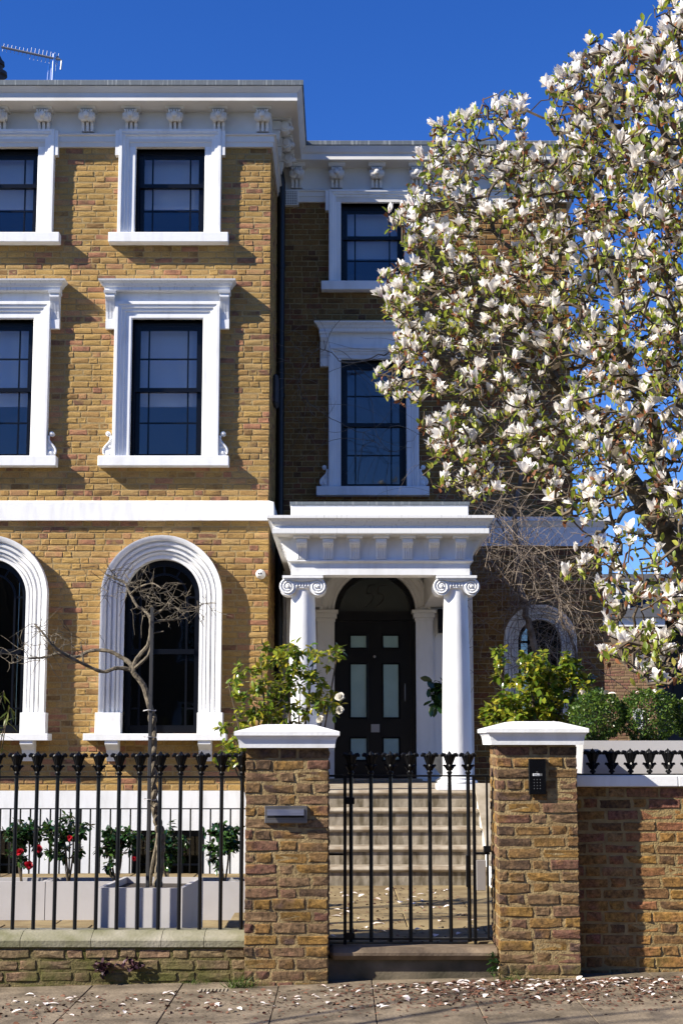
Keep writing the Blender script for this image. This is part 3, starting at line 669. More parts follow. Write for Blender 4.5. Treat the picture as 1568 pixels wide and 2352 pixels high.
def arch_window(c):
    zp = zz(1637, YH)
    p = [(c - ARI, zp)] + arc(c, ZSPR, ARI, math.pi, 0, 28) + [(c + ARI, zp)]
    win = MB().sweep(p, ASUR, XZ(YH)).build('window', M['white'], house, smooth=True)
    for s_ in (-1, 1):
        a, b = sorted((c + s_ * ARI, c + s_ * (ARO + .03))); MB().bbox(a, b, YH - .165, YH + .2, ZAB, zp - .001, .004).build('plinth_block', M['white'], win)
    MB().bbox(c - ARO - .15, c + ARO + .08, YH - .26, YH + .05, zz(1701, YH - .26), ZAB - .001, .005).build('sill', M['white'], win)
    MB().box(c - ARI, c + ARI, YH + .051, YH + .3, ZAB - .06, ZAB - .002).build('sub_sill', M['white'], win)
    for s_ in (-1, 1):
        z1 = zz(1701, YH - .3) - .001; x_ = c + s_ * .545
        MB().prism([(-.01, 0), (-.01, -.24), (.05, -.24), (.07, -.20), (.10, -.11), (.20, -.06), (.24, -.04), (.24, 0)], lambda p, h: (x_ + h, YH - p[0], z1 + p[1]), -.075, .075).build('bracket', M['white'], win)
    a = YH + .15; fr = MB(); r = ARI - .001
    fr.sweep([(c - r, ZAB)] + arc(c, ZSPR, r, math.pi, 0, 24) + [(c + r, ZAB)], [(-.07, -a + YH), (0, -a + YH), (0, -a + YH - .08), (-.07, -a + YH - .08)], XZ(YH))
    zm = ZAB + .98; fr.box(c - r + .07, c + r - .07, a - .02, a + .06, zm - .03, zm + .03); fr.box(c - r + .07, c + r - .07, a + .01, a + .07, ZAB, ZAB + .10)
    fr.build('sash_frame', M['black'], win)
    ri = r - .07; rb = ri * .74; bars = MB()
    for s_ in (-1, 1): bars.box(c + s_ * rb - .012, c + s_ * rb + .012, a + .012, a + .045, ZAB + .1, ZSPR)
    bars.sweep(arc(c, ZSPR, rb, math.pi, 0, 20), [(-.012, YH - a - .012), (.012, YH - a - .012), (.012, YH - a - .045), (-.012, YH - a - .045)], XZ(YH))
    for t in (.33, .5, .67):
        d = Vector((math.cos(math.pi * t), math.sin(math.pi * t))); n_ = Vector((-d.y, d.x)) * .01
        p0, p1 = Vector((c, ZSPR)) + d * rb, Vector((c, ZSPR)) + d * ri
        bars.prism([p0 + n_, p1 + n_, p1 - n_, p0 - n_], XZ(YH), YH - a - .014, YH - a - .042)
    for z_ in (ZSPR, ZAB + .30): 
        for s_ in (-1, 1): bars.box(min(c + s_ * rb, c + s_ * ri), max(c + s_ * rb, c + s_ * ri), a + .014, a + .043, z_ - .01, z_ + .01)
    bars.build('glazing_bars', M['black'], win)
    y0, y1 = YH - a - .026, YH - a - .032
    P = lambda poly: MB().prism(poly, XZ(YH), y0, y1).build('pane', M['dark_glass'], win)
    for z0, z1 in ((ZAB + .1, ZAB + .30), (ZAB + .30, zm)):
        for xa, xb in ((c - ri, c - rb), (c - rb, c + rb), (c + rb, c + ri)): P([(xa, z0), (xb, z0), (xb, z1), (xa, z1)])
    for xa, xb in ((c - ri, c - rb), (c + rb, c + ri)): P([(xa, zm), (xb, zm), (xb, ZSPR), (xa, ZSPR)])
    P([(c - rb, zm)] + arc(c, ZSPR, rb, math.pi, 0, 20) + [(c + rb, zm)])
    for t0, t1 in ((1, .67), (.67, .5), (.5, .33), (.33, 0)):
        P(arc(c, ZSPR, ri, math.pi * t0, math.pi * t1, 8) + arc(c, ZSPR, rb, math.pi * t1, math.pi * t0, 8))
for k in (0, 1):
    top_window(top_w, top_w['c'] - k * OFF, YH, SUR, 2.2)
    mid_window(mid_w, mid_w['c'] - k * OFF, YH, SUR, .60, zz(675, YH))
    arch_window(ARC - k * OFF)
top_window(wt, wt['c'], YW, SURW, 2.2)
mid_window(wm, wm['c'], YW, SURW, .0, zz(768, YW))

# cornices ------------------------------------------------------------------
def zc_(py, Y, o): return zz(py, Y - o)
cpath = [(XL - .1, YH), (XC - .025, YH), (XC - .025, YW - .02)]
CP_ = [(-.03, ZT - .002), (.045, ZT - .002), (.05, zc_(327, YH, .05)), (.062, zc_(326, YH, .06)), (.062, zc_(313, YH, .06)), (.09, zc_(309, YH, .09)), (.09, zc_(306.5, YH, .09)), (.03, zc_(305, YH, .03)), (.03, zc_(258, YH, .03)), (.345, zc_(233, YH, .345)),
       (.36, zc_(231, YH, .36)), (.36, zc_(213, YH, .36)), (.372, zc_(211, YH, .372)), (.395, zc_(204, YH, .395)), (.42, zc_(197, YH, .42)), (-.03, zc_(197, YH, .42))]
MB().sweep(cpath, CP_, XY, side=-1).build('cornice', M['cream'], house)
zl0, zl1 = zc_(197, YH, .42) + .002, zc_(183.5, YH, .42)
MB().sweep(cpath, [(-.4, zl0), (.412, zl0), (.433, zl0 + .005), (.436, zl1 - .01), (.42, zl1), (-.4, zl1 + .05)], XY, side=-1).build('lead_gutter', M['lead'], house)
def corbel_mesh():
    m = MB(); w = .078; X = lambda p, h: (h, -p[0], p[1])
    m.prism([(-.01, 0), (.028, 0), (.034, .12), (-.01, .12)], X, -w, w)
    for dx in (-.056, 0, .056): m.prism([(.02, -.004), (.075, -.004), (.08, .04), (.105, .115), (.02, .115)], lambda p, h: (dx + h, -p[0], p[1]), -.017, .017)
    m.prism([(-.01, .121), (.09, .121), (.12, .14), (.125, .2), (.10, .238), (-.01, .238)], X, -w - .006, w + .006)
    m.lathe([(.001, -.102), (.036, -.102), (.046, -.095), (.046, -.08), (.066, -.075), (.07, -.03), (.058, 0), (.07, .03), (.066, .075), (.046, .08), (.046, .095), (.036, .102), (.001, .102)], (0, -.155, .165), 14, 'x')
    m.lathe([(.001, -.04), (.028, -.03), (.04, 0), (.028, .03), (.001, .04)], (0, -.225, .168), 10, 'y')
    for dx in (-.062, -.032, 0, .032, .062): m.tube([(dx, -.12, .238), (dx * 1.05, -.185, .238), (dx * 1.0, -.232, .215), (dx * .8, -.236, .19)], [.012, .016, .014, .006], 5)
    m.prism([(-.01, .246), (.21, .246), (.225, .258), (.245, .28), (.245, .30), (-.01, .34)], X, -.115, .115)
    return m.mesh('corbel')
CB = corbel_mesh(); CB.materials.append(M['cream'])
def put(me, name, loc, rz=0, sc=(1, 1, 1), parent=house):
    o = bpy.data.objects.new(name, me); C.objects.link(o); o.parent = parent; o.location = Vector(loc) - (parent.location if not parent.parent else Vector((0, 0, 0))); o.rotation_euler = (0, 0, rz); o.scale = sc; return o
zcb = zc_(305, YH, .03) + .002
for k in range(9): put(CB, 'corbel', (-.985 - k * .547, YH - .03, zcb), sc=(1, .85, 1))
for k in range(3): put(CB, 'corbel', (XC + .005, YH + .25 + k * .55, zcb), math.pi / 2)
# wing eaves
wpath = [(XC + .002, YW), (XWR, YW), (XWR, YW + 4)]
Wz = lambda y, o: zz(y, YW - o)
MB().sweep(wpath, [(-.03, ZWT - .002), (.045, ZWT - .002), (.05, Wz(452, .05)), (.062, Wz(451, .06)), (.062, Wz(441, .06)), (.085, Wz(438, .085)), (.085, Wz(435.5, .085)), (.03, Wz(434, .03)), (.03, Wz(386, .03)), (.29, Wz(368, .29)), (.30, Wz(366, .30)), (.30, Wz(354, .3)), (.325, Wz(349, .325)), (.36, Wz(334, .36)), (-.03, Wz(334, .36))], XY, side=-1).build('cornice', M['cream'], house)
zl0, zl1 = Wz(334, .36) + .002, Wz(323, .36)
MB().sweep(wpath, [(-.4, zl0), (.352, zl0), (.375, zl0 + .005), (.378, zl1 - .01), (.36, zl1), (-.4, zl1 + .05)], XY, side=-1).build('lead_gutter', M['lead'], house)
for k in range(7): put(CB, 'corbel', (xx(682, 410, YW) + k * .547, YW - .03, Wz(434, .03) + .002), sc=(1, .85, 1.05))
rf = MB(); rf.box(XL, XC + .2, YH - .2, YW + 7, zc_(183.5, YH, .36) - .03, zc_(183.5, YH, .36) + .03); rf.box(XC + .2, XWR + .2, YW - .2, YW + 7, zl1 - .03, zl1 + .03); rf.build('roof', M['slate'], house)
cw = MB(); cx_ = xx(-10, 170, 20.5); cz0 = zz(190, 20.5) - .3
cw.lathe([(.001, .70), (.06, .69), (.09, .63), (.12, .60), (.125, .55), (.10, .54), (.10, .48), (.16, .45), (.165, .40), (.13, .38), (.13, .30), (.18, .1), (.18, 0)], (cx_, 20.5, cz0), 18).build('chimney_cowl', M['slate'], house, smooth=True)
# string course
MB().sweep([(XL - .1, YH), (XC, YH), (XC, YW - .02)], [(-.02, ZS0), (.065, ZS0), (.065, ZS0 + .006), (.062, ZS1 - .004), (.05, ZS1), (-.02, ZS1 + .03)], XY, side=-1).build('string_course', M['white'], house)
ZB1 = ZB + .0
bas = MB(); bx0, bx1 = xx(303, 1950, YH), xx(470, 1950, YH); bx2 = bx0 - 2.15
cells(bas, XL, XC + .03, -1.5, ZB - .001, YH - .03, YH + .3, [(bx0, bx1, -1.0, zz(1907, YH)), (bx2, bx2 + .88, -1.0, zz(1907, YH))]); bas.box(XC - .3, XC + .028, YH + .301, YW + .005, -1.5, ZB - .001)
bas.build('basement_wall', M['white'], house)
for bx in (bx0, bx2):
    zt = zz(1907, YH); f = MB(); f.box(bx, bx + .88, YH + .05, YH + .1, zt - .07, zt); f.box(bx, bx + .06, YH + .05, YH + .1, -1, zt - .07); f.box(bx + .82, bx + .88, YH + .05, YH + .1, -1, zt - .07)
    w_ = f.build('basement_window', M['black'], house)
    b = MB()
    for t in (.33, .5, .67): b.box(bx + .88 * t - .01, bx + .88 * t + .01, YH + .055, YH + .095, -1, zt - .07)
    for t in (.4, .8): b.box(bx + .061, bx + .819, YH + .057, YH + .093, zt - t - .01, zt - t + .01)
    b.build('glazing_bars', M['black'], w_)
    MB().box(bx + .06, bx + .82, YH + .072, YH + .078, -1, zt - .07).build('pane', M['dark_glass'], w_)
# downpipe, vent grille in the angle
dp = MB(); px_ = xx(644, 900, YW - .1); dp.tube([(px_, YW - .11, zz(420, YW - .1)), (px_, YW - .11, 1.0)], .052, 12); 
for z_ in (2.2, 4.2, 6.2, 8.0): dp.lathe([(.052, -.03), (.062, -.028), (.062, .028), (.052, .03)], (px_, YW - .11, z_), 12)
dp.tube([(px_, YW - .11, zz(421, YW - .1)), (px_ - .02, YW - .13, zz(400, YW - .1)), (px_ - .09, YW - .25, zz(388, YW - .1))], .052, 10)
dp.build('downpipe', M['pipe'], house, smooth=True)
vg = MB(); vx0, vx1 = xx(652, 460, YW), xx(686, 460, YW); vz0, vz1 = zz(476, YW), zz(442, YW); vg.bbox(vx0, vx1, YW - .09, YW + .01, vz0, vz1, .004)
vent = vg.build('vent_grille', M['cream'], house); vd = MB()
for i in range(7):
    for j in range(8):
        x_ = vx0 + .03 + i * (vx1 - vx0 - .06) / 6; z_ = vz0 + .02 + j * (vz1 - vz0 - .045) / 7; vd.box(x_ - .0065, x_ + .0065, YW - .0915, YW - .0895, z_ - .0065, z_ + .0065)
vd.build('vent_holes', M['pipe'], vent)
# single-storey end of the wing
MB().sweep([(1.75, YW), (XSR, YW), (XSR, YW + 4)], [(-.02, zz(1255, YW)), (.05, zz(1255, YW)), (.05, zz(1212, YW)), (.07, zz(1210, YW)), (.11, zz(1200, YW)), (.13, zz(1199, YW)), (.13, zz(1190, YW)), (-.02, zz(1188, YW))], XY, side=-1).build('string_course', M['white'], house)
MB().box(XWR, XSR - .31, YW + .31, YW + 6, ZST - .10, ZST - .02).build('flat_roof', M['lead'], house)
p = [(SX - SRI, .3)] + arc(SX, SSPR, SRI, math.pi, 0, 20) + [(SX + SRI, .3)]
sw = MB().sweep(p, [(o * .70, h * .7 if h > 0 else h) for o, h in ASUR], XZ(YW)).build('window', M['white'], house, smooth=True)
MB().sweep([(SX - SRI, .3)] + arc(SX, SSPR, SRI - .001, math.pi, 0, 18) + [(SX + SRI, .3)], [(-.05, -.13), (0, -.13), (0, -.2), (-.05, -.2)], XZ(YW)).build('sash_frame', M['black'], sw)
MB().prism(arch_poly(SX, SRI - .05, .3, SSPR), XZ(YW), -.16, -.165).build('pane', M['dark_glass'], sw)
MB().box(SX - .01, SX + .01, YW + .15, YW + .18, .3, SSPR + SRI - .05).build('glazing_bar', M['black'], sw); MB().box(SX - SRI + .05, SX + SRI - .05, YW + .145, YW + .179, SSPR - .02, SSPR + .01).build('glazing_bar', M['black'], sw)
# ------------------------------------------------------------------ porch (part of the house)
PX0, PX1 = xx(668, 1290, YP), xx(1078, 1290, YP); PXC = (PX0 + PX1) / 2
ppath = [(PX0, YW - .03), (PX0, YP), (PX1, YP), (PX1, YW - .03)]
Pz = lambda y, o=0: zz(y, YP - o)
MB().sweep(ppath, [(-.28, Pz(1320.5)), (0, Pz(1320.5)), (0, Pz(1294)), (.012, Pz(1292)), (.030, Pz(1289.5)), (.035, Pz(1289, .035)), (.035, Pz(1285.5, .035)), (.0, Pz(1284.5)), (.0, Pz(1236)), (-.28, Pz(1236))], XY, side=-1).build('entablature', M['white'], house)
MB().sweep(ppath, [(-.28, Pz(1236) + .001), (.012, Pz(1236) + .001), (.02, Pz(1233, .02)), (.19, Pz(1225.5, .19)), (.192, Pz(1224, .19)), (.192, Pz(1213.5, .19)), (.172, Pz(1212.5, .17)), (.172, Pz(1208, .17)), (.19, Pz(1204, .19)), (.205, Pz(1198, .2)), (.235, Pz(1191, .235)), (.245, Pz(1189.5, .245)), (.245, Pz(1183, .245)), (-.28, Pz(1182, .2))], XY, side=-1).build('porch_cornice', M['white_streak'], house)
bx0, bx1 = xx(669, 1170, YP + .2), xx(1072.5, 1170, YP + .2)
MB().bbox(bx0, bx1, YP + .05, YW - .03, Pz(1184), zz(1160, YP + .05), .006).build('blocking_course', M['white'], house)
MB().box(bx0 - .012, bx1 + .012, YP + .04, YW - .03, zz(1160, YP + .05) + .001, zz(1152.5, YP + .05)).build('lead_flashing', M['lead'], house)
MB().box(PX0 + .281, PX1 - .281, YP + .281, YW - .03, zz(1321, YW), zz(1321, YW) + .1).build('porch_ceiling', M['white'], house)
def modillion_mesh():
    m = MB(); H = .215
    pr = [(-.005, 0), (.03, 0), (.032, .03), (.036, .08), (.05, .12), (.085, .15), (.105, .165), (.11, .185), (.10, H), (-.005, H)]
    m.prism(pr, lambda p, h: (h, -p[0], p[1]), -.056, .056)
    for dx in (-.036, -.012, .012, .036): m.tube([(dx, -.033, .004), (dx, -.039, .08), (dx, -.053, .12), (dx, -.09, .153)], .008, 5)
    m.prism([(-.005, H + .001), (.12, H + .001), (.135, H + .012), (.135, H + .025), (.155, H + .045), (.155, H + .052), (-.005, H + .055)], lambda p, h: (h, -p[0], p[1]), -.085, .085)
    return m.mesh('modillion')
MO = modillion_mesh(); MO.materials.append(M['white'])
zm = Pz(1285, 0); pit = (xx(1055, 1260, YP) - xx(692, 1260, YP)) / 6
for k in range(7): put(MO, 'modillion', (xx(693, 1260, YP) + k * pit, YP, zm))
for k in range(5):
    put(MO, 'modillion', (PX0, YP + .12 + k * pit, zm), -math.pi / 2); put(MO, 'modillion', (PX1, YP + .12 + k * pit, zm), math.pi / 2)
def capital(col, cx, cy, z0, z1):
    m = MB(); H = z1 - z0; m.box(cx - .215, cx + .215, cy - .19, cy + .19, z1 - .028, z1 - .001)
    m.box(cx - .20, cx + .20, cy - .175, cy + .175, z1 - .045, z1 - .0285)
    for s_ in (-1, 1):
        vx, vz = cx + s_ * .158, z0 + .088; r = .092
        m.lathe([(.001, -.145), (r * .93, -.145), (r, -.15), (r, -.135), (r * .86, -.08), (r * .80, 0), (r * .86, .08), (r, .135), (r, .15), (r * .93, .145), (.001, .145)], (vx, cy, vz), 28, 'y')
        pts = []; rad = []
        for t in np.linspace(0, 1, 46):
            a = math.pi / 2 - s_ * t * 2.6 * 2 * math.pi; rr = r * (.93 - .80 * t ** .85); pts.append((vx + rr * math.cos(a), cy - .150, vz + rr * math.sin(a))); rad.append(.0125 * (1 - .45 * t))
        m.tube(pts, rad, 6); m.lathe([(.001, -.172), (.012, -.168), (.018, -.155), (.018, -.14)], (vx, cy, vz), 12, 'y')
    pts = [(cx + t * .158, cy - .150, z0 + .088 + .092 * .93 - .022 * math.cos(t * math.pi / 2)) for t in np.linspace(-1, 1, 14)]
    m.tube(pts, .0125, 6)
    m.prism([(p[0], p[2]) for p in pts] + [(cx + .158, z0 + .10), (cx - .158, z0 + .10)], lambda p, h: (p[0], cy + h, p[1]), -.135, .135)
    m.prism([(cx - .158, z1 - .05), (cx + .158, z1 - .05)] + [(p[0], p[2] + .004) for p in reversed(pts)], lambda p, h: (p[0], cy + h, p[1]), -.145, .145)
    for k in range(7):
        x_ = cx + (k - 3) * .030; m.lathe([(.001, -.026), (.011, -.02), (.012, 0), (.008, .02), (.001, .026)], (x_, cy - .142, z0 + .112), 8)
    m.lathe([(.128, .06), (.145, .075), (.145, .095), (.128, .10)], (cx, cy, z0), 24)
    m.build('capital', M['white'], col, smooth=True)
for cx in (xx(696, 1345, YP + .17), xx(1045, 1345, YP + .17)):
    cy = YP + .155; zt = Pz(1322); zc0 = Pz(1366); zb = LANDZ; H = zc0 + .07 - zb - .13
    prof = [(.155 * (1 - .20 * max(0, (t - .15) / .85) ** 1.7), zb + .13 + H * t) for t in np.linspace(0, 1, 16)]
    col = MB().lathe(prof, (cx, cy, 0), 40).build('column', M['white'], house, smooth=True)
    bs = MB(); bs.lathe([(.195, .062), (.212, .075), (.212, .092), (.19, .103), (.172, .108), (.178, .118), (.18, .126), (.165, .135), (.157, .15), (.14, .15)], (cx, cy, zb), 36); bs.bbox(cx - .22, cx + .22, cy - .22, cy + .22, zb + .001, zb + .064, .004)
    bs.build('column_base', M['white'], col, smooth=True); capital(col, cx, cy, zc0, zt)
# porch back wall, arch, door
YD = YW - .03
bw = MB(); zsoff = zz(1325, YW); cells(bw, -.77, 1.72, LANDZ, zz(1321, YW) + .05, YD, YW + .006, [(XD - DR, XD + DR, LANDZ, DSPR + DR)]); bw.build('porch_back_wall', M['white'], house)
ar = [(XD - DR, DSPR)] + arc(XD, DSPR, DR, math.pi, 0, 32)[1:-1] + [(XD + DR, DSPR)]
MB().sweep(ar, [(0, -.20), (0, .03), (.03, .04), (.04, .03), (.09, .03), (.10, .05), (.15, .055), (.16, .08), (.195, .085), (.195, -.02)], XZ(YD)).build('door_arch', M['white'], house, smooth=True)
for s_ in (-1, 1):
    a, b = sorted((XD + s_ * DR, XD + s_ * (DR + .225)))
    pil = MB().box(a, b, YD - .05, YW + .2, LANDZ, zz(1427, YD)).build('pilaster', M['white'], house)
    e = .03; im = MB()
    for z0, z1, o in ((1427, 1420, .012), (1419.8, 1409, .03), (1408.8, 1401.5, .05)): im.bbox(a - o, b + o, YD - .05 - o, YW + .2, zz(z0, YD), zz(z1, YD), .004)
    im.build('impost', M['white'], pil)
for x_ in (-.72, 1.60): MB().box(x_, x_ + .12, YD - .10, YD, LANDZ, zz(1321, YW)).build('respond', M['white'], house)
yd = YW + .10
fr = MB(); fr.sweep([(XD - DR + .001, LANDZ)] + arc(XD, DSPR, DR - .001, math.pi, 0, 28) + [(XD + DR - .001, LANDZ)], [(-.065, -.10), (0, -.10), (0, -.18), (-.065, -.18)], XZ(YW))
ztr = zz(1403, YW); fr.box(XD - DR + .066, XD + DR - .066, yd - .02, yd + .08, zz(1424, YW), ztr); fr.build('door_frame', M['black'], house)
fan = MB().prism(arch_poly(XD, DR - .065, ztr, DSPR + .001, 22), XZ(YW), -.14, -.146).build('fanlight', M['fan'], house)
num = MB()
for nx in (852, 876):                       # the number 55 in thin slanted figures
    P5 = [(11, 1341), (-6, 1344), (-10, 1362), (-3, 1361), (4, 1364), (5, 1372), (0, 1381), (-8, 1388), (-14, 1391)]
    num.tube(smooth_path([(xx(nx + a, b, YW), YW + .134, zz(b, YW)) for a, b in P5[:3]], 3) + smooth_path([(xx(nx + a, b, YW), YW + .134, zz(b, YW)) for a, b in P5[2:]], 4), .0065, 5)
num.build('number', M['number'], fan)
door = MB(); dx0, dx1 = XD - DR + .066, XD + DR - .066; dz0, dz1 = LANDZ + .03, zz(1424, YW) - .001
pan = []
for (a, b) in ((805.5, 841), (880.5, 915)):
    for (t, u) in ((1459, 1486), (1525, 1647), (1696, 1745)): pan.append((xx(a, 1500, YW), xx(b, 1500, YW), zz(u, YW), zz(t, YW)))
cells(door, dx0, dx1, dz0, dz1, yd + .02, yd + .065, pan); D = door.build('door', M['black'], house)
for (a, b, c, d) in pan:
    MB().sweep([(a, c), (a, d), (b, d), (b, c)], [(0, -.01), (0, .0), (.012, .014), (.022, .008), (.022, -.01)], XZ(yd + .02), closed=True).build('panel_moulding', M['black'], D)
    MB().box(a - .005, b + .005, yd + .035, yd + .042, c - .005, d + .005).build('glass_panel', M['frost'], D)
MB().bbox(XD - .055, XD + .06, yd + .005, yd + .02, zz(1682, YW), zz(1663, YW), .004).build('letter_plate', M['grey_metal'], D)
MB().lathe([(.001, -.03), (.016, -.026), (.018, 0)], (XD - .005, yd + .02, zz(1507, YW)), 12, 'y').build('peephole', M['grey_metal'], D)
kn = MB(); kn.tube([(xx(930, 1590, YW), yd - .02, zz(1570, YW)), (xx(930, 1590, YW), yd - .045, zz(1574, YW)), (xx(930, 1590, YW), yd - .045, zz(1606, YW)), (xx(930, 1590, YW), yd - .02, zz(1610, YW))], .008, 6); kn.build('door_handle', M['grey_metal'], D)
MB().bbox(XD - .6, XD + .6, YD - .25, YW + .12, LANDZ + .001, LANDZ + .03, .008).build('threshold', M['stone'], house)
sc = MB(); qx = xx(1013, 1440, YD); sc.bbox(qx - .05, qx + .06, YD - .13, YD, zz(1455, YD), zz(1400, YD), .01); tag(sc.build('wall_lamp', M['black']), 'black box lamp on the white porch wall right of the door', 'lamp')
# steps
SX0, SX1 = -.60, 1.40; RISE = (LANDZ - PATHZ) / 5
ld = MB(); ld.box(SX0, SX1, 16.53, YW - .035, -.3, LANDZ - .05); ld.box(SX1 + .001, 1.72, 16.53, YW - .036, -.3, LANDZ - .02); ld.box(-.78, SX0 - .001, 16.53, YW - .036, -.3, LANDZ - .02); ld.build('porch_base', M['riser'], house)
MB().bbox(-.77, 1.71, 16.5, YW - .04, LANDZ - .049, LANDZ, .02).build('landing', M['nosing'], house)
for k in range(4):
    zt = LANDZ - RISE * (k + 1); y = 16.2 - .3 * k
    st = MB().box(SX0, SX1, y + .03, y + .33, PATHZ - .1, zt - .05).build('step', M['riser'], house)
    MB().bbox(SX0, SX1, y, y + .34, zt - .049, zt, .02).build('step_nosing', M['nosing'], st)
for s_, x0, x1 in ((1, SX1 + .002, SX1 + .24), (-1, SX0 - .24, SX0 - .002)):
    poly = [(16.52, -.2), (16.52, LANDZ + .02), (15.05, PATHZ + .20), (15.05, -.2)]
    w_ = MB().prism(poly, lambda p, h: (h, p[0], p[1]), x0, x1).build('step_string', M['white'], house)
    MB().prism([(16.53, LANDZ + .021), (16.53, LANDZ + .075), (15.02, PATHZ + .255), (15.02, PATHZ + .201)], lambda p, h: (h, p[0], p[1]), x0 - .02, x1 + .02).build('string_coping', M['stone'], w_)

# ------------------------------------------------------------------ gate piers
def pier(name_label, x0, x1, zbase, ztop, seed, capz):
    t = thing('gate_pier', name_label, 'gate pier', ((x0 + x1) / 2, YPIER + .27, zbase))
    y1 = YPIER + .55; MB().box(x0 + .0045, x1 - .0045, YPIER + .0045, y1 - .0045, zbase - .2, ztop).build('core', M['pier_mortar'], t)
    brick_objs(lay(x0, x1, zbase - .055, ztop - .001, seed=seed, jt=.015), FRONT(YPIER), M['pier_brick'], t, rough=.014)
    brick_objs(lay(.108, .54, zbase - .055, ztop - .001, seed=seed + 1, jt=.015), RIGHTF(x1, YPIER), M['pier_brick'], t)
    brick_objs(lay(.012, .445, zbase - .055, ztop - .001, seed=seed + 2, jt=.015), LEFTF(x0, y1), M['pier_brick'], t)
    cx0, cx1, cy0, cy1 = x0, x1, YPIER, y1; cp = MB(); h0 = ztop + .001
    prof = [(-.10, h0), (.042, h0), (.045, h0 + .03), (.05, h0 + .055), (.062, h0 + .075), (.075, h0 + .082), (.075, h0 + .108), (-.10, h0 + .155), (-.16, h0 + .158)]
    cp.sweep([(cx0, cy0), (cx1, cy0), (cx1, cy1), (cx0, cy1)], prof, XY, side=-1, closed=True)
    cp.box(cx0 + .12, cx1 - .12, cy0 + .12, cy1 - .12, h0, h0 + .157)
    cp.build('cap', M['white'], t); return t
LX0, LX1 = xx(563, 1900, YPIER), xx(754, 1900, YPIER); RX0, RX1 = xx(1143, 1900, YPIER), xx(1327, 1900, YPIER)
LT, RT = zz(1718, YPIER), zz(1711, YPIER)
pl_ = pier('brick gate pier with white cap and a steel letterbox slot', LX0, LX1, gz(-.36), LT, 21, 0)
pr_ = pier('brick gate pier with white cap and a black keypad intercom', RX0, RX1, gz(1.35), RT, 31, 0)
lb = MB(); a, b, c, d = xx(608, 1870, YPIER - .02), xx(705, 1870, YPIER - .02), zz(1891, YPIER - .02), zz(1851, YPIER - .02)
lb.bbox(a, b, YPIER - .022, YPIER + .02, c, d, .003); LB = lb.build('letterbox', M['steel'], pl_)
a2, b2 = a + .017, b - .02; MB().box(a2, b2, YPIER - .0235, YPIER - .021, zz(1877, YPIER) - .002, zz(1870, YPIER)).build('slot', M['pipe'], LB)
MB().prism([(0, zz(1857, YPIER)), (-.03, zz(1858.5, YPIER)), (-.042, zz(1872, YPIER)), (-.036, zz(1872, YPIER)), (-.02, zz(1862, YPIER)), (0, zz(1861, YPIER))], lambda p, h: (h, YPIER - .0225 + p[0], p[1]), a2, b2).build('flap', M['steel'], LB)
a, b, c, d = xx(1213, 1780, YPIER - .02), xx(1253, 1780, YPIER - .02), zz(1825, YPIER - .02), zz(1743, YPIER - .02)
ic = MB().bbox(a, b, YPIER - .030, YPIER + .02, c, d, .004).build('intercom', M['screen'], pr_)
w = b - a; h = d - c; ly = YPIER - .0312
lab = MB().box(a + w * .23, a + w * .60, ly, ly + .002, c + h * .525, c + h * .59).build('name_label', M['paper'], ic)
MB().box(a + w * .61, a + w * .77, ly, ly + .002, c + h * .525, c + h * .59).build('call_button', M['grey_print'], ic)
kp = MB()
for i in range(3):
    for j in range(4): kp.box(a + w * (.30 + i * .175) - .0022, a + w * (.30 + i * .175) + .0022, ly, ly + .002, c + h * (.17 + j * .083) - .003, c + h * (.17 + j * .083) + .003)
kp.box(a + w * .43, a + w * .53, ly, ly + .002, c + h * .62, c + h * .64)
kp.build('keypad', M['grey_print'], ic)
def text_mesh(txt, size, name, m, parent, loc):
    cu = bpy.data.curves.new(name, 'FONT'); cu.body = txt; cu.size = size; cu.align_x = 'CENTER'; cu.align_y = 'CENTER'; cu.extrude = .0004
    o = bpy.data.objects.new('tmp', cu); C.objects.link(o); dg = bpy.context.evaluated_depsgraph_get(); me = bpy.data.meshes.new_from_object(o.evaluated_get(dg)); bpy.data.objects.remove(o)
    t = link(name, me, m, parent, loc); t.rotation_euler = (R(90), 0, 0); me.materials.clear(); me.materials.append(m); return t
tx = text_mesh('CALL', h * .062, 'lettering', M['pipe'], ic, (a + w * .415, ly - .0008, c + h * .5575))

# ------------------------------------------------------------------ low wall, right wall
WB = LX0
lw = thing('low_garden_wall', 'low mossy brick wall with limestone coping under the railings', 'wall', (-2.2, YWALL + .11, gz(-2.2)))
zc0 = zz(2176, YWALL - .03); zc1 = zz(2157, YWALL - .03); zc2 = zz(2137, YWALL + .12)
MB().box(-5.7, WB, YWALL + .006, YWALL + .23, -.3, zc0 - .002).build('core', M['low_mortar'], lw)
brick_objs(lay(-5.7, WB - .005, zc0 - .075 * 4 - .01, zc0 - .006, seed=41, course=.0763, jt=.018), FRONT(YWALL), M['low_brick'], lw, rough=.018)
ce = [-5.7, -4.7, -3.6] + [xx(p, 2150, YWALL) for p in (48, 210, 371, 469)] + [WB]
ce[3:3] = [-2.75]; ce = sorted(ce)
for a, b in zip(ce, ce[1:]):
    MB().prism([(-.014, zc0), (-.018, zc1 - .012), (-.010, zc1), (.10, zc2), (.27, zc2), (.27, zc0)], lambda p, h: (h, YWALL + p[0], p[1]), a + .002, b - .002).build('coping_stone', M['coping'], lw)
YR_ = 10.84
rwall = thing('garden_wall', 'taller yellow and red brick wall with a white coping, right of the gate', 'wall', (2.6, YR_ + .1, gz(2.6)))
rz0, rz1 = zz(1807, YR_ - .04), zz(1781, YR_ - .04)
MB().box(RX1, 6.0, YR_ + .0045, YR_ + .3, -.3, rz0 - .002).build('core', M['wall_mortar'], rwall)
brick_objs(lay(RX1 + .004, 4.2, gz(2) - .05, rz0 - .003, seed=51, jt=.013), FRONT(YR_), M['wall_brick'], rwall, rough=.012)
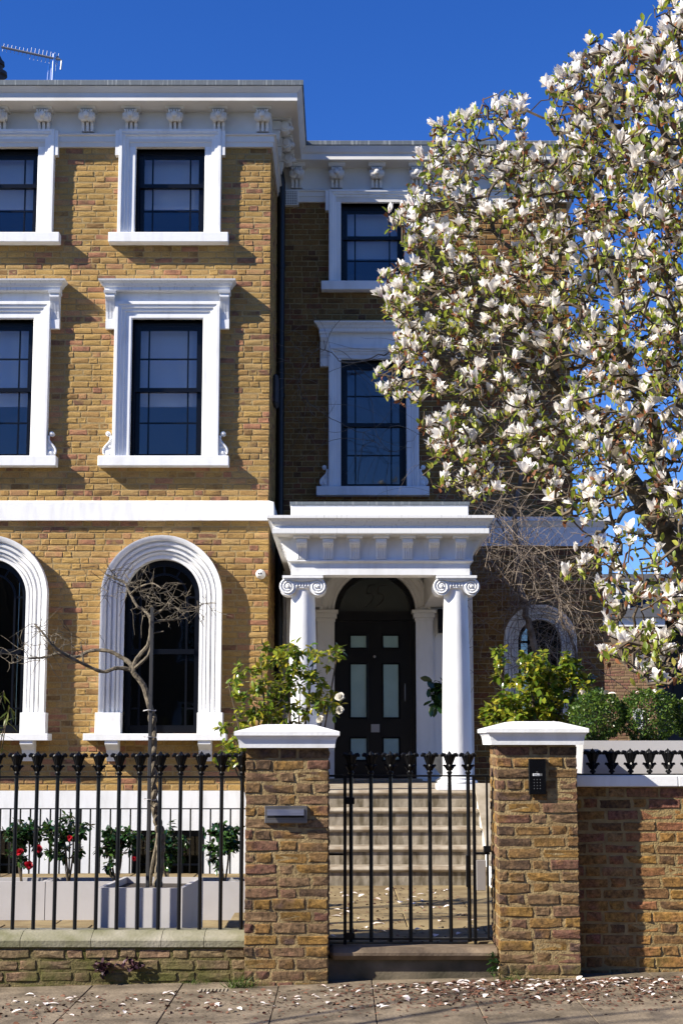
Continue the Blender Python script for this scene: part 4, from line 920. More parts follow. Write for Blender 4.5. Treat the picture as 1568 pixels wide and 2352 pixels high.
for a, b in ((RX1 + .003, xx(1554, 1800, YR_)), (xx(1554, 1800, YR_), 3.7), (3.7, 5.2)):
    MB().bbox(a + .001, b - .001, YR_ - .04, YR_ + .32, rz0, rz1, .006).build('coping_stone', M['white'], rwall)

# ------------------------------------------------------------------ railings and gate
def finial_mesh():
    m = MB()
    m.lathe([(.011, 0), (.017, .004), (.018, .010), (.012, .016), (.0105, .026), (.015, .034), (.0165, .044), (.0125, .056), (.014, .075), (.018, .095), (.021, .108), (.017, .117), (.011, .126), (.005, .134), (.001, .139)], (0, 0, 0), 10)
    for q in range(8):
        a = q * math.pi / 4; c, s_ = math.cos(a), math.sin(a); P_ = lambda pts: [(r * c, r * s_, z) for r, z in pts]
        if q % 2 == 0:
            m.tube(P_([(.010, .050), (.016, .078), (.023, .102), (.031, .1165), (.039, .1185), (.045, .112), (.0445, .103)]), [.007, .0105, .0125, .0125, .0115, .0105, .007], 7)
            m.tube(P_([(.011, .022), (.018, .039), (.025, .050), (.0325, .0525), (.037, .046)]), [.006, .009, .0095, .008, .005], 6)
        else: m.tube(P_([(.011, .05), (.016, .085), (.022, .108), (.028, .114), (.031, .108)]), [.006, .009, .009, .0075, .005], 5)
    return m.mesh('finial', True)
FI = finial_mesh(); FI.materials.append(M['iron'])
def iron_thing(name, label, cat, xs, Y, zb, zr, zt, rails, parent_loc, r=.011, below=0):
    t = thing(name, label, cat, parent_loc); bars = []
    me = MB().tube([(0, 0, 0), (0, 0, zr - zb + .02)], r, 8).mesh('bar', True); me.materials.append(M['iron'])
    for x in xs:
        o = put(me, 'bar', (x, Y, zb), 0, parent=t)
        f = bpy.data.objects.new('finial', FI); C.objects.link(f); f.parent = o; f.location = (0, 0, zr - zb + .012); f.rotation_euler = (0, 0, 0); s_ = (zt - zr - .012) / .138; f.scale = (s_ * 1.02, s_ * 1.02, s_)
    for (x0, x1, z) in rails: MB().bbox(x0, x1, Y - .018, Y + .018, z - .006, z + .006, .002).build('rail', M['iron'], t)
    return t
YRL = 11.02
zr = zz(1784.4, YRL); ztp = zz(1725.6, YRL); zb = zc2 - .03
xs = [xx(553.5 - 47.7 * k, 2137, YRL) for k in range(24)]
iron_thing('iron_railing', 'black iron railing with leaf finials on the low wall', 'railing', xs, YRL, zb, zr, ztp, [(-5.7, WB + .004, zr)], (-2.2, YRL, zb), r=.0135)
YG = 10.93
zgr, zgt, zgb = zz(1782, YG), zz(1725, YG), zz(2156, YG)
gx = [xx(p, 1960, YG) for p in (806, 852, 897, 942, 987.5, 1033.5, 1076)]
gate = iron_thing('garden_gate', 'black iron bar gate with leaf finials between the two brick piers', 'gate', gx, YG, zgb - .02, zgr, zgt, [(gx[0] - .012, gx[-1] + .012, zgr), (gx[0] - .012, xx(1120, 1960, YG), zgb)], ((gx[0] + gx[-1]) / 2, YG, zgb), r=.0135)
MB().bbox(gx[-1] - .02, gx[-1] - .004, YG - .03, YG + .03, zz(2037, YG), zz(1964, YG), .002).build('keep_plate', M['iron'], gate)
fr = gate
for p in (792, 1089): MB().bbox(xx(p, 1960, YG) - .011, xx(p, 1960, YG) + .011, YG - .012, YG + .012, zz(2172, YG), zgr + .004, .002).build('post', M['iron'], fr)
MB().bbox(xx(1119, 1960, YG) - .007, xx(1119, 1960, YG) + .007, YG - .01, YG + .01, zgb, zgr + .003, .002).build('post', M['iron'], fr)
for a, b, z in ((LX1 - .01, xx(792, 1960, YG) - .012, zgr), (LX1 - .01, xx(792, 1960, YG) - .012, zz(1962, YG)), (LX1 - .01, gx[0] - .015, zgb), (xx(1089, 1960, YG) + .012, xx(1124, 1960, YG), zz(1960, YG)), (gx[-1] + .013, xx(1124, 1960, YG), zgr)):
    MB().bbox(a, b, YG - .014, YG + .014, z - .007, z + .007, .002).build('bracket', M['iron'], fr)
for z in (1839, 2150): MB().bbox(xx(793, 1960, YG), xx(814, 1960, YG), YG - .02, YG + .02, zz(z + 8, YG), zz(z - 8, YG), .003).build('hinge', M['iron'], fr)
MB().bbox(xx(1094, 1960, YG) - .005, xx(1114, 1960, YG), YG - .03, YG + .03, zz(2045, YG), zz(1975, YG), .003).build('lock_box', M['lockbox'], fr)
MB().bbox(xx(1110, 1960, YG), xx(1126, 1960, YG), YG - .03, YG + .03, zz(1957, YG), zz(1943, YG), .003).build('closer', M['iron'], fr)
yt = YPIER + .07
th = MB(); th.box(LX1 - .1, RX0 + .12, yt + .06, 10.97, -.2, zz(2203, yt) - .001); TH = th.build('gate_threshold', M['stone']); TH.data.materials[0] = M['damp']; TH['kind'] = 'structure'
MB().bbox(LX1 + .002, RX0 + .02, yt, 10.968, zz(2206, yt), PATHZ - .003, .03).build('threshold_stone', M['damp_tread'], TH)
# short railing on the right wall
YSR = YR_ + .1; zs0 = rz1; zsr = zz(1779, YSR); zst = zz(1719, YSR)
xs = [xx(1360 + 43.3 * k, 1750, YSR) for k in range(14)]
iron_thing('wall_railing', 'row of black leaf finials on a rail along the white wall coping', 'railing', xs, YSR, zs0 + .0, zsr, zst, [(RX1 + .01, 4.4, zsr)], (2.4, YSR, zs0))
# basement railing in the yard
YB = 17.4
zr = zz(1857.6, YB); zb = zz(2012, YB); bt = thing('area_railing', 'plain black iron railing guarding the basement area behind the planters', 'railing', (-2.2, YB, zb))
xs = [xx(0 - 23 * 14 + 23 * k, 1930, YB) for k in range(40)]; xs = [x for x in xs if x < -.66]
for k, x in enumerate(xs):
    r = .017 if (k + 2) % 12 == 0 else .0105; MB().tube([(x, YB, LOWZ), (x, YB, zr)], r, 6).build('bar', M['iron'], bt)
for z in (zr, zb): MB().bbox(xs[0], xs[-1], YB - .016, YB + .016, z - .006, z + .006, .002).build('rail', M['iron'], bt)
# ------------------------------------------------------------------ planters
def trough(label, x0, x1, y0, y1, z0, z1, rotz=0, group=None, th=.03):
    t = thing('planter', label, 'planter', ((x0 + x1) / 2, y0, z0), group)
    m = MB()
    cx, cy = (x0 + x1) / 2, y0
    for (a, b, c, d) in ((x0, x1, y0, y0 + th), (x0, x1, y1 - th, y1), (x0, x0 + th, y0 + th + .0005, y1 - th - .0005), (x1 - th, x1, y0 + th + .0005, y1 - th - .0005)): m.box(a, b, c, d, z0, z1)
    m.build('box', M['planter'], t); MB().box(x0 + th + .001, x1 - th - .001, y0 + th + .001, y1 - th - .001, z0 + .02, z1 - .045).build('soil', M['soil'], t)
    t.rotation_euler = (0, 0, rotz); return t
TY = 12.9; tz1 = zz(2025, TY)
tj = xx(104, 2060, TY)
trough('long low white trough at the left end holding the red camellia', -5.2, tj - .003, TY, TY + .40, LOWZ, tz1)
trough('long low white trough behind the square planter, holding three shrubs', tj + .003, tj + 1.92, TY, TY + .40, LOWZ, tz1)
trough('short white trough at the right end, beside the letterbox pier', tj + 1.926, -.74, TY, TY + .40, LOWZ, tz1)
QY = 11.25; qx0, qx1 = xx(222, 2060, QY), xx(420, 2060, QY)
trough('square white planter with the twisted bare tree', qx0, qx1, QY, QY + .92, LOWZ, zz(2039.6, QY), R(-4))
WY = 11.35
wz0, wz1 = rz1, zz(1701, WY)
trough('white trough on top of the garden wall under the box balls', xx(1338, 1701, WY), 4.4, WY, WY + .45, wz0, wz1)

# ------------------------------------------------------------------ leaf shapes
CSH = [leaf_verts(1, .5, .15, .18), leaf_verts(1, .46, .35, .22), leaf_verts(1, .54, .0, .12)]
MSH = [leaf_verts(1, .46, .1, .25), leaf_verts(1, .42, -.2, .3), leaf_verts(1, .5, .3, .15)]
BSH = [(np.array([(0, 0, 0), (-.28, .5, .08), (0, 1, 0), (.28, .5, .08)]), [(0, 3, 2, 1)])]
GSH = [(np.array([(-.03, 0, 0), (.03, 0, 0), (.02, .6, -.05), (-.02, .6, -.05), (0, 1, -.22)]), [(0, 1, 2, 3), (3, 2, 4)])]
def shrub(name, label, cat, base, blobs, nstem, nleaf, size, m, n_parts=0, group=None, droop=.25, stemr=.006, lone=None):
    """blobs: ellipsoids (centre, radii, weight) the leafy shoots end in"""
    t = thing(name, label, cat, base, group); tg = []
    wts = np.array([b[2] for b in blobs], float); wts /= wts.sum()
    for k in range(nstem):
        c, r, _ = blobs[RNG.choice(len(blobs), p=wts)]
        while True:
            q = RNG.uniform(-1, 1, 3)
            if .25 < np.linalg.norm(q) < 1: break
        tg.append(Vector(c) + Vector(q * np.array(r)))
    main = [(smooth_path([base, Vector(base).lerp(Vector(b[0]), .5) + Vector((random.uniform(-.05, .05), random.uniform(-.05, .05), 0)), b[0]], 5), None) for b in blobs]
    A, par, n0 = grow([(p, -1) for p, _ in main], tg, .06, .012)
    tree_mesh(A, par, stemr * .45, .5, 0, 5, .02).build('stem', M['twig'], t, kind='stuff')
    items = []
    tips = [i for i in range(n0, len(A))]
    per = nleaf / max(1, len(tips))
    for i in tips:
        k = int(per) + (random.random() < per % 1)
        d0 = A[i] - A[par[i]]; d0 /= max(1e-6, np.linalg.norm(d0))
        for _ in range(k):
            d = Vector(d0) * .35 + Vector((random.gauss(0, 1), random.gauss(0, 1), random.gauss(0, .7) - droop)).normalized()
            items.append((A[i] + RNG.normal(0, .008, 3), d, size * random.uniform(.6, 1.15), random.gauss(0, .5)))
    random.shuffle(items); items.sort(key=lambda q: q[0][1] > base[1] + .1)
    if n_parts: leaf_objs(items[:n_parts], m, t, CSH)
    if items[n_parts:]: leaves_stuff(items[n_parts:], m, t, 'foliage', CSH)
    return t
def blooms(t, pts, m, r=.05, name='flower'):
    for p in pts:
        me = flower_mesh(name, flower_data(RNG, 7, 9, r * 1.1, r * 1.2, 1.15), m)
        o = link(name, me, None, t, Vector(p) - t.location); d = Vector((random.uniform(-.4, .4), -1, random.uniform(-.1, .5))); o.rotation_euler = d.to_track_quat('Z', 'Y').to_euler()
# dark camellias in the troughs
for px, py0, py1, hw, nm, lb in ((52, 1925, 2017, 46, 330, 'small camellia with three red blooms at the left end of the troughs'), (158, 1912, 2017, 46, 360, 'tallest dark camellia, right of the red flowering one'), (268, 1940, 2017, 46, 330, 'dark camellia just left of the twisted tree trunk'), (388, 1940, 2017, 44, 260, 'sparse dark camellia just right of the twisted tree trunk'), (516, 1930, 2017, 44, 380, 'dark camellia against the letterbox pier, right end of the troughs')):
    Y = TY + .2; base = (xx(px, 2017, Y), Y, tz1 - .05); s = 3600 / (Y * .985)
    top = zz(py0 - 45, Y); mid = zz((py0 + py1) / 2 - 15, Y)
    bl = [((base[0] - .02, Y, mid), (hw / s * .95, .16, .13), 1.2), ((base[0] + .03, Y, top - .10), (hw / s * .85, .15, .12), 1.1), ((base[0] - .05, Y - .02, (top + mid) / 2), (hw / s, .16, .10), .8)]
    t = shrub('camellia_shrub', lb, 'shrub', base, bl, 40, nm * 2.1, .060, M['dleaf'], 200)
    if px == 52: blooms(t, [at(47, 1957, Y - .17), at(88, 1951, Y - .17), at(67, 1987, Y - .17)], M['red'], .036); 
    if px == 158: blooms(t, [at(162, 1925, Y - .16)], M['red'], .025, 'bud')
    if px == 268: blooms(t, [at(308, 1972, Y - .16)], M['red'], .02, 'bud')
# big sunlit camellias
Y = 13.0
base = (xx(650, 1900, Y), Y, LOWZ)
B = lambda px, py, rx, rz, w=1, Y=Y, ry=.3: (tuple(at(px, py, Y)), (rx / 275, ry, rz / 275), w)
t = shrub('camellia_bush', 'sunlit yellow-green camellia with white blooms behind the letterbox pier', 'shrub', base,
          [B(600, 1535, 70, 55, 1.3), B(660, 1510, 70, 38, 1), B(720, 1515, 62, 30, .8), B(690, 1590, 85, 55, 1.6), B(590, 1610, 70, 50, 1.2), B(750, 1610, 40, 45, .7), B(540, 1690, 50, 40, .8), B(525, 1570, 40, 30, .4), B(640, 1650, 90, 30, 1.0), B(775, 1497, 16, 12, .1), B(530, 1740, 36, 22, .4)], 210, 2000, .068, M['cleaf'], 300)
blooms(t, [at(779, 1632, Y - .3), at(781, 1602, Y - .28), at(737, 1654, Y - .3)], M['cwhite'], .04)
Y = 12.4; base = (xx(1230, 1850, Y), Y, PATHZ)
t = shrub('camellia_bush', 'dense sunlit camellia behind the intercom pier, under the bare climber', 'shrub', base,
          [B(1215, 1590, 85, 55, 1.6, Y), B(1260, 1540, 70, 40, 1, Y), B(1180, 1640, 65, 40, 1.2, Y), B(1280, 1610, 65, 60, 1.4, Y), B(1225, 1525, 40, 30, .5, Y), B(1145, 1520, 20, 40, .25, Y), B(1140, 1660, 30, 20, .5, Y), B(1320, 1570, 45, 30, .5, Y), B(1210, 1655, 95, 25, 1.2, Y), B(1300, 1520, 30, 22, .3, Y)], 240, 3200, .066, M['cleaf'], 300)
blooms(t, [at(1272, 1664, Y - .33)], M['cwhite'], .03)
# clipped box balls
YB_ = WY + .22
for px, py, r, lb in ((1371, 1645, 61, 'clipped box ball nearest the intercom pier'), (1488, 1644, 66, 'clipped box ball in the middle of the white wall trough'), (1612, 1650, 62, 'clipped box ball cut off by the right edge of the photo')):
    c = at(px, py, YB_); rr = r / 310; t = thing('box_ball', lb, 'shrub', (c.x, YB_, wz1 - .04)); it = []
    MB().tube([(c.x, YB_, wz1 - .1), (c.x + .01, YB_, c.z - rr * .3)], .014, 6).build('stem', M['twig'], t)
    for k in range(4600):
        d = Vector(RNG.normal(0, 1, 3)).normalized(); lump = 1 + .09 * math.sin(d.x * 7 + px) * math.sin(d.z * 6 + 1) + .06 * math.sin(d.y * 11 + d.x * 5)
        rad = rr * lump * (1 - abs(random.gauss(0, .11))) * (1.0 if random.random() > .03 else 1.07); p = c + Vector((d.x * rad, d.y * rad, d.z * rad * .92))
        it.append((p, d * .6 + Vector(RNG.normal(0, .8, 3)), random.uniform(.017, .030), random.gauss(0, 1)))
    leaves_stuff(it, M['bleaf'], t, 'foliage', BSH)
    for q in range(3 if px < 1600 else 4):     # spent petals caught on top
        a = random.uniform(-1, 1); pp = c + Vector((a * rr * .7, -rr * .45, rr * .78))
        v, f, al = tepal(.07, .04, (.9, 1.6), RNG); me = bpy.data.meshes.new('caught_petal'); me.from_pydata(v.tolist(), [], f); o = link('caught_petal', me, M['fallen'], t, pp - t.location); o.rotation_euler = (random.uniform(-.4, .4), random.uniform(-.4, .4), random.uniform(0, 6))

# ------------------------------------------------------------------ twisted wisteria and its stake
WTY = QY + .38
wp = lambda l, Y=WTY: [at(x, y, Y + d) for x, y, d in l]
tr = thing('wisteria_tree', 'bare twisted-trunk tree with knobbly twiggy heads in front of the arched window', 'tree', tuple(at(362, 2036, WTY)))
c0 = smooth_path(wp([(362, 2036, 0), (368, 1970, 0), (369, 1920, 0), (362, 1886, 0), (353, 1835, 0), (351, 1765, 0), (352, 1693, 0), (349, 1632, 0)]), 12)
mb = MB(); mb.tube(c0[:52], [.030 - .006 * i / 52 for i in range(52)], 8)
for ph in (0, math.pi):
    mb.tube([p + Vector((math.cos(i * .55 + ph), math.sin(i * .55 + ph), 0)) * (.012 if i > 30 else .010) for i, p in enumerate(c0)], [.026 - .006 * i / len(c0) + .004 * math.sin(i * .9) for i in range(len(c0))], 8)
mb.tube(smooth_path(wp([(345, 2034, .02), (350, 1990, 0), (360, 1940, 0), (364, 1905, 0)]), 6), .014, 7)
mb.tube(smooth_path(wp([(349, 1640, 0), (340, 1606, 0), (329, 1573, 0), (307, 1545, 0)]), 8), [.024 - .004 * i / 24 for i in range(25)], 8)
mb.build('trunk', M['wist'], tr, smooth=True)
L = [wp([(307, 1545, 0), (296, 1537, 0), (266, 1535, -.03), (236, 1543, -.05), (192, 1525, -.1), (152, 1505, -.15), (120, 1481, -.2), (100, 1455, -.2), (80, 1433, -.2)]),
     wp([(307, 1545, 0), (300, 1525, .03), (275, 1507, .05), (248, 1495, .07), (208, 1495, .1), (176, 1509, .1), (140, 1500, .1), (100, 1510, .1), (66, 1512, .1)]),
     wp([(307, 1543, 0), (311, 1520, 0), (325, 1500, 0), (341, 1480, 0), (347, 1441, 0), (344, 1417, 0), (330, 1400, .05), (316, 1393, .05), (300, 1365, .08), (288, 1340, .1), (262, 1328, .1), (246, 1320, .12)]),
     wp([(309, 1535, 0), (330, 1517, -.05), (343, 1500, -.06), (350, 1466, -.05), (352, 1455, -.05), (376, 1450, -.06)]),
     wp([(344, 1417, 0), (360, 1410, -.05), (378, 1395, -.08), (392, 1375, -.1)]), wp([(346, 1432, 0), (372, 1425, .05), (405, 1422, .1), (428, 1405, .1), (456, 1395, .12)]),
     wp([(300, 1365, .08), (318, 1350, .0), (350, 1340, -.05), (372, 1352, -.1)]), wp([(192, 1525, -.1), (190, 1500, -.1), (186, 1475, -.12)])]
lb_ = MB()
for i, l in enumerate(L):
    p = smooth_path(l, 6); r0 = (.017, .019, .018, .013, .010, .011, .009, .008)[i]; lb_.tube(p, [r0 * (1 - .62 * k / len(p)) + .0015 * math.sin(k * 1.7) for k in range(len(p))], 7)
lb_.build('limb', M['wist'], tr, smooth=True)
tg = []
for (px, py, rx, ry, n, d) in ((100, 1470, 60, 45, 46, -.15), (60, 1500, 60, 30, 20, .0), (150, 1480, 50, 35, 18, .0), (300, 1345, 75, 50, 60, .05), (350, 1370, 75, 50, 70, -.05), (400, 1380, 70, 45, 40, 0), (440, 1395, 60, 35, 26, .05), (230, 1320, 55, 22, 16, .1), (420, 1400, 90, 40, 16, 0), (200, 1480, 50, 30, 10, 0), (15, 1505, 40, 22, 8, 0)):
    for _ in range(int(n * .7)):
        a, q = random.uniform(0, 6.28), math.sqrt(random.random()); tg.append(at(px + rx * 1.12 * q * math.cos(a), py + ry * q * math.sin(a), WTY + d + random.gauss(0, .14)))
A, par, n0 = grow([(smooth_path(l, 5), -1) for l in L], tg, .06, .007)
ms = MB()
for i in range(n0, len(A)):
    if random.random() < .34:
        d = (Vector(A[i]) - Vector(A[par[i]])).normalized() + Vector(RNG.normal(0, .75, 3)); d.normalize(); ln = random.uniform(.04, .20); q = Vector(A[i])
        ms.tube([q, q + d * ln * .5 + Vector(RNG.normal(0, .008, 3)), q + d * ln], [.0028, .0022, .0012], 4, cap=False)
ms.build('shoots', M['wist'], tr, kind='stuff')
tree_mesh(A, par, .0018, .42, n0, 4, .012).build('twigs', M['wist'], tr, kind='stuff')
st = MB(); p0, p1 = at(339, 2040, WTY - .07), at(333, 1395, WTY - .07); st.bbox(p0.x - .012, p0.x + .012, WTY - .085, WTY - .055, p0.z - .1, p1.z, .002)
stake = thing('tree_stake', 'slim dark square stake tied to the twisted trunk', 'stake', (p0.x, WTY - .07, p0.z)); st.build('post', M['stake'], stake)
for y in (1836, 1693, 1632): 
    q = at(345, y, WTY); MB().tube([q + Vector((.045 * math.cos(a), .075 * math.sin(a) - .02, .004 * math.sin(3 * a))) for a in np.linspace(0, 6.28, 16)], .0035, 4).build('tie', M['planter'], stake)

# ------------------------------------------------------------------ magnolia
MX, MY = 3.15, 11.9
mag = thing('magnolia_tree', 'large magnolia in white blossom, overhanging the garden wall on the right', 'tree', (MX, MY, .1))
K = lambda l: [at(*q) for q in l]
limbs = [K([(1740, 2200, 11.9), (1700, 1800, 11.8), (1660, 1480, 11.5), (1605, 1325, 11.2), (1545, 1245, 11.0), (1512, 1190, 10.9)]),
         K([(1512, 1190, 10.9), (1500, 1195, 10.8), (1479, 1152, 10.8), (1455, 1119, 10.85), (1436, 1076, 10.9), (1417, 1033, 10.9), (1375, 968, 11.0), (1327, 924, 11.1), (1289, 896, 11.2), (1272, 858, 11.2), (1270, 791, 11.2), (1260, 720, 11.3), (1285, 660, 11.4), (1305, 580, 11.4), (1250, 480, 11.5), (1205, 420, 11.6)]),
         K([(1512, 1190, 10.9), (1526, 1150, 10.6), (1530, 1120, 10.5), (1507, 1048, 10.4), (1498, 972, 10.3), (1464, 905, 10.2), (1436, 829, 10.1), (1417, 790, 10.0), (1420, 680, 9.9), (1390, 560, 9.9), (1400, 420, 9.8)]),
         K([(1417, 1033, 10.9), (1390, 990, 10.9), (1345, 986, 11.0), (1312, 991, 11.1), (1265, 995, 11.2), (1227, 1014, 11.3), (1155, 1033, 11.5), (1110, 1065, 11.6)]),
         K([(1272, 858, 11.2), (1230, 840, 11.3), (1150, 835, 11.4), (1060, 830, 11.6), (960, 800, 11.8), (900, 850, 11.9)]),
         K([(1270, 791, 11.2), (1200, 740, 11.4), (1100, 680, 11.6), (1000, 620, 11.8), (930, 540, 11.9)]),
         K([(1285, 660, 11.4), (1200, 600, 11.6), (1110, 500, 11.7), (1050, 400, 11.8), (1010, 330, 11.9)]),
         K([(1660, 1480, 11.5), (1690, 1200, 10.5), (1680, 800, 9.6), (1640, 520, 9.3), (1564, 382, 9.2), (1492, 360, 9.2), (1438, 342, 9.3), (1416, 310, 9.3), (1398, 243, 9.3), (1375, 205, 9.4)]),
         K([(1640, 520, 9.3), (1610, 300, 9.1), (1550, 160, 9.0), (1480, 110, 9.0)]), K([(1610, 300, 9.1), (1590, 120, 9.0), (1560, 20, 9.0)]),
         K([(1680, 800, 9.6), (1600, 700, 9.5), (1530, 640, 9.5), (1470, 560, 9.6)]), K([(1690, 1200, 10.5), (1610, 1080, 10.2), (1560, 900, 10.1), (1550, 780, 10.0)]),
         K([(1700, 1800, 11.8), (1640, 1560, 11.5), (1566, 1515, 11.2), (1500, 1565, 11.1), (1450, 1540, 11.0)]), K([(1660, 1480, 11.5), (1590, 1400, 11.0), (1500, 1340, 10.8), (1430, 1400, 10.9), (1410, 1480, 10.9)]),
         K([(1479, 1152, 10.8), (1430, 1180, 10.9), (1390, 1210, 11.0), (1350, 1260, 11.1), (1320, 1310, 11.2)]), K([(1436, 829, 10.1), (1500, 760, 10.0), (1560, 700, 9.9)]), K([(1690, 1200, 10.5), (1780, 1000, 10.3), (1870, 800, 10.2), (1900, 560, 10.2)]), K([(1680, 800, 9.6), (1760, 560, 9.6), (1800, 320, 9.7), (1770, 120, 9.7)]), K([(1660, 1480, 11.5), (1780, 1330, 11.3), (1900, 1150, 11.2), (1980, 900, 11.1)])]
rm = (.15, .095, .09, .03, .02, .022, .022, .05, .03, .028, .028, .035, .04, .035, .022, .022, .05, .04, .05); tm = MB(); sl_ = []
for l, r0 in zip(limbs, rm):
    p = smooth_path(l, 6); n = len(p); r1 = .095 if r0 == .15 else .008
    p = [q + Vector(RNG.normal(0, .010, 3)) for q in p]; sl_.append(p)
    tm.tube(p, [r0 + (r1 - r0) * (k / n) ** .75 for k in range(n)], 9)
tm.build('trunk', M['bark'], mag, smooth=True)
POLY = [(1568, -20), (1515, 0), (1500, 45), (1430, 75), (1325, 105), (1312, 160), (1258, 190), (1252, 300), (1238, 340), (1195, 335), (1212, 190), (1150, 208), (1080, 255), (1002, 278), (985, 350), (945, 420), (900, 480), (905, 525), (955, 600), (872, 630), (874, 705), (925, 765), (836, 868), (895, 922), (960, 930), (966, 1000), (985, 1100), (1050, 1145), (1130, 1155), (1215, 1120), (1262, 1120), (1290, 1200), (1335, 1225), (1275, 1335), (1350, 1345), (1395, 1400), (1390, 1530), (1470, 1572), (1600, 1570), (1750, 1500), (1900, 1380), (2010, 1150), (2060, 850), (2000, 480), (1880, 200), (1760, 20), (1660, -60)]
def inside(x, y, P=POLY):
    c = False
    for (x0, y0), (x1, y1) in zip(P, P[1:] + P[:1]):
        if (y0 > y) != (y1 > y) and x < (x1 - x0) * (y - y0) / (y1 - y0) + x0: c = not c
    return c
def depth(px, py):
    t = min(1, max(0, (px - 850) / 720)) - max(0, (px - 1620) / 900); u = min(1, max(0, (1150 - py) / 900)) if py < 1150 else 0
    u = u if py < 1150 else .55; near = 11.8 - .9 * t - 2.5 * t * t * (.35 + .65 * u)
    return near + random.gauss(0, .5)
def sample(n, dens, md):
    out = []; tries = 0
    while len(out) < n and tries < n * 200:
        tries += 1; x, y = random.uniform(830, 2060), random.uniform(-60, 1575)
        if not inside(x, y) or random.random() > dens(x, y): continue
        if all((x - a) ** 2 + (y - b) ** 2 > md * md for a, b in out[-900:]): out.append((x, y))
    return out
def dens(x, y):
    d = 1.0
    if 960 < x < 1300 and 800 < y < 1120: d = .50 if x > 1090 else .8
    if y > 1180: d = .48
    if x > 1375 and 1060 < y < 1330: d = .2
    if 1290 < x < 1420 and 1240 < y < 1345: d = .3
    if x > 1600: d = .6
    cl = .5 + .25 * (math.sin(x * .043 + 1.3 * math.sin(y * .021)) + math.sin(y * .051 + 1.7 * math.sin(x * .017 + 2)))
    return d * (.12 + 1.15 * cl ** 1.4)
fl = sample(1720, dens, 12); tw = sample(700, lambda x, y: .1 + dens(x, y), 11)
ft = [at(x, y, depth(x, y)) for x, y in fl]; tt = [at(x, y, depth(x, y) + .1) for x, y in tw]
A, par, n0 = grow([(p, -1) for p in sl_], ft + tt, .085, .026, .6)
# short crooked side spurs thicken the twig work, none beyond the crown's outline
def outline(p):
    zc = p[1] * CP + (p[2] - EYE) * SP; return inside(784 + F * p[0] / zc, 1176 - F * ((p[2] - EYE) * CP - p[1] * SP) / zc)
ex = []
for i in range(n0, len(A)):
    if random.random() < .8: ex.append(A[i] + RNG.normal(0, .085, 3)); outline(ex[-1]) or ex.pop()
A2, par2, n2 = grow([(p, -1) for p in sl_], ft + tt + [Vector(e) for e in ex], .07, .024, .6)
tree_mesh(A2, par2, .0048, .42, n2, 4, .035).build('twigs', M['twig'], mag, kind='stuff')
FD = [flower_data(RNG, 4, 6, .122, .056, o) for o in (.22, .32, .42, .5, .6, .7, .85, 1.0, .38, .55)]
fi = []
for p in ft:
    d = rand_dir(.5, .5); d.y -= .15; q = d.to_track_quat('Z', 'Y').to_matrix() @ Matrix.Rotation(random.uniform(0, 6.28), 3, 'Z'); fi.append((p, q, random.uniform(.50, .88)))
    if random.random() < .14: fi.append((p + Vector((random.uniform(-.1, .1), random.uniform(-.1, .1), random.uniform(-.02, .1))), rand_dir().to_track_quat('Z', 'Y').to_matrix(), random.uniform(.6, .9)))
fi.sort(key=lambda f: f[0].y)
inview = [f for f in fi if 784 + F * f[0].x / (f[0].y * .99 + .3) < 1575] + [f for f in fi if 784 + F * f[0].x / (f[0].y * .99 + .3) >= 1575]
fm = [flower_mesh('flower', d, M['petal']) for d in FD]
for p, q, s_ in inview[:300]:
    o = bpy.data.objects.new('flower', random.choice(fm)); C.objects.link(o); o.parent = mag; o.matrix_local = Matrix.Translation(p - mag.location) @ q.to_4x4() @ Matrix.Scale(s_, 4)
flowers_stuff(inview[300:], FD, M['petal'], mag, 'blossom')
li = []; wi = []
def tuft(p, n, spread):
    for _ in range(n):
        d = rand_dir(.5, .9); li.append((Vector(p) + Vector(RNG.normal(0, spread, 3)), d, random.uniform(.034, .07), random.gauss(0, .8)))
for p, q, s_ in fi:
    tuft(p - Vector((0, 0, .012)), random.randint(3, 6), .020)
    if random.random() < .5:
        for _ in range(random.randint(2, 6)): wi.append((p + Vector(RNG.normal(0, .03, 3)) - Vector((0, 0, .02)), rand_dir(.2, 1.6), random.uniform(.025, .06), random.gauss(0, 1)))
for p in tt: tuft(p, random.randint(2, 4), .022)
for i in range(n2, len(A2)):
    if random.random() < .10: tuft(A2[i], random.randint(2, 4), .016)
    if random.random() < .05:
        for _ in range(3): wi.append((Vector(A2[i]) + Vector(RNG.normal(0, .02, 3)), rand_dir(.2, 1.6), random.uniform(.03, .055), random.gauss(0, 1)))
li.sort(key=lambda q: q[0][1]); leaf_objs(li[:300], M['mleaf'], mag, MSH); leaves_stuff(li[300:], M['mleaf'], mag, 'foliage', MSH)
leaves_stuff(wi, M['wither'], mag, 'withered_petals', MSH)

# bare street tree beside the photographer, whose twigs shade the pavement
stt = thing('street_tree', 'bare street tree at the kerb left of the photographer, out of the picture', 'tree', (-6.6, 5.9, -.1))
p_ = smooth_path([(-6.6, 5.9, -.1), (-6.58, 5.92, 1.5), (-6.55, 5.95, 3.2), (-6.5, 6.0, 4.6)], 6); bl_ = []
for k in range(7):
    a = k * .9 + .3; bl_.append(smooth_path([p_[-1 - 2 * (k % 4)], p_[-1 - 2 * (k % 4)] + Vector((.5 * math.cos(a), .5 * math.sin(a), .7)), p_[-1] + Vector((1.1 * math.cos(a), 1.2 * math.sin(a), 1.2 + .25 * (k % 3)))], 6))
tm = MB(); tm.tube(p_, [.12 - .05 * i / len(p_) for i in range(len(p_))], 9)
for b_ in bl_: tm.tube(b_, [.045 * (1 - .75 * i / len(b_)) for i in range(len(b_))], 6)
tm.build('trunk', M['bark'], stt, smooth=True)
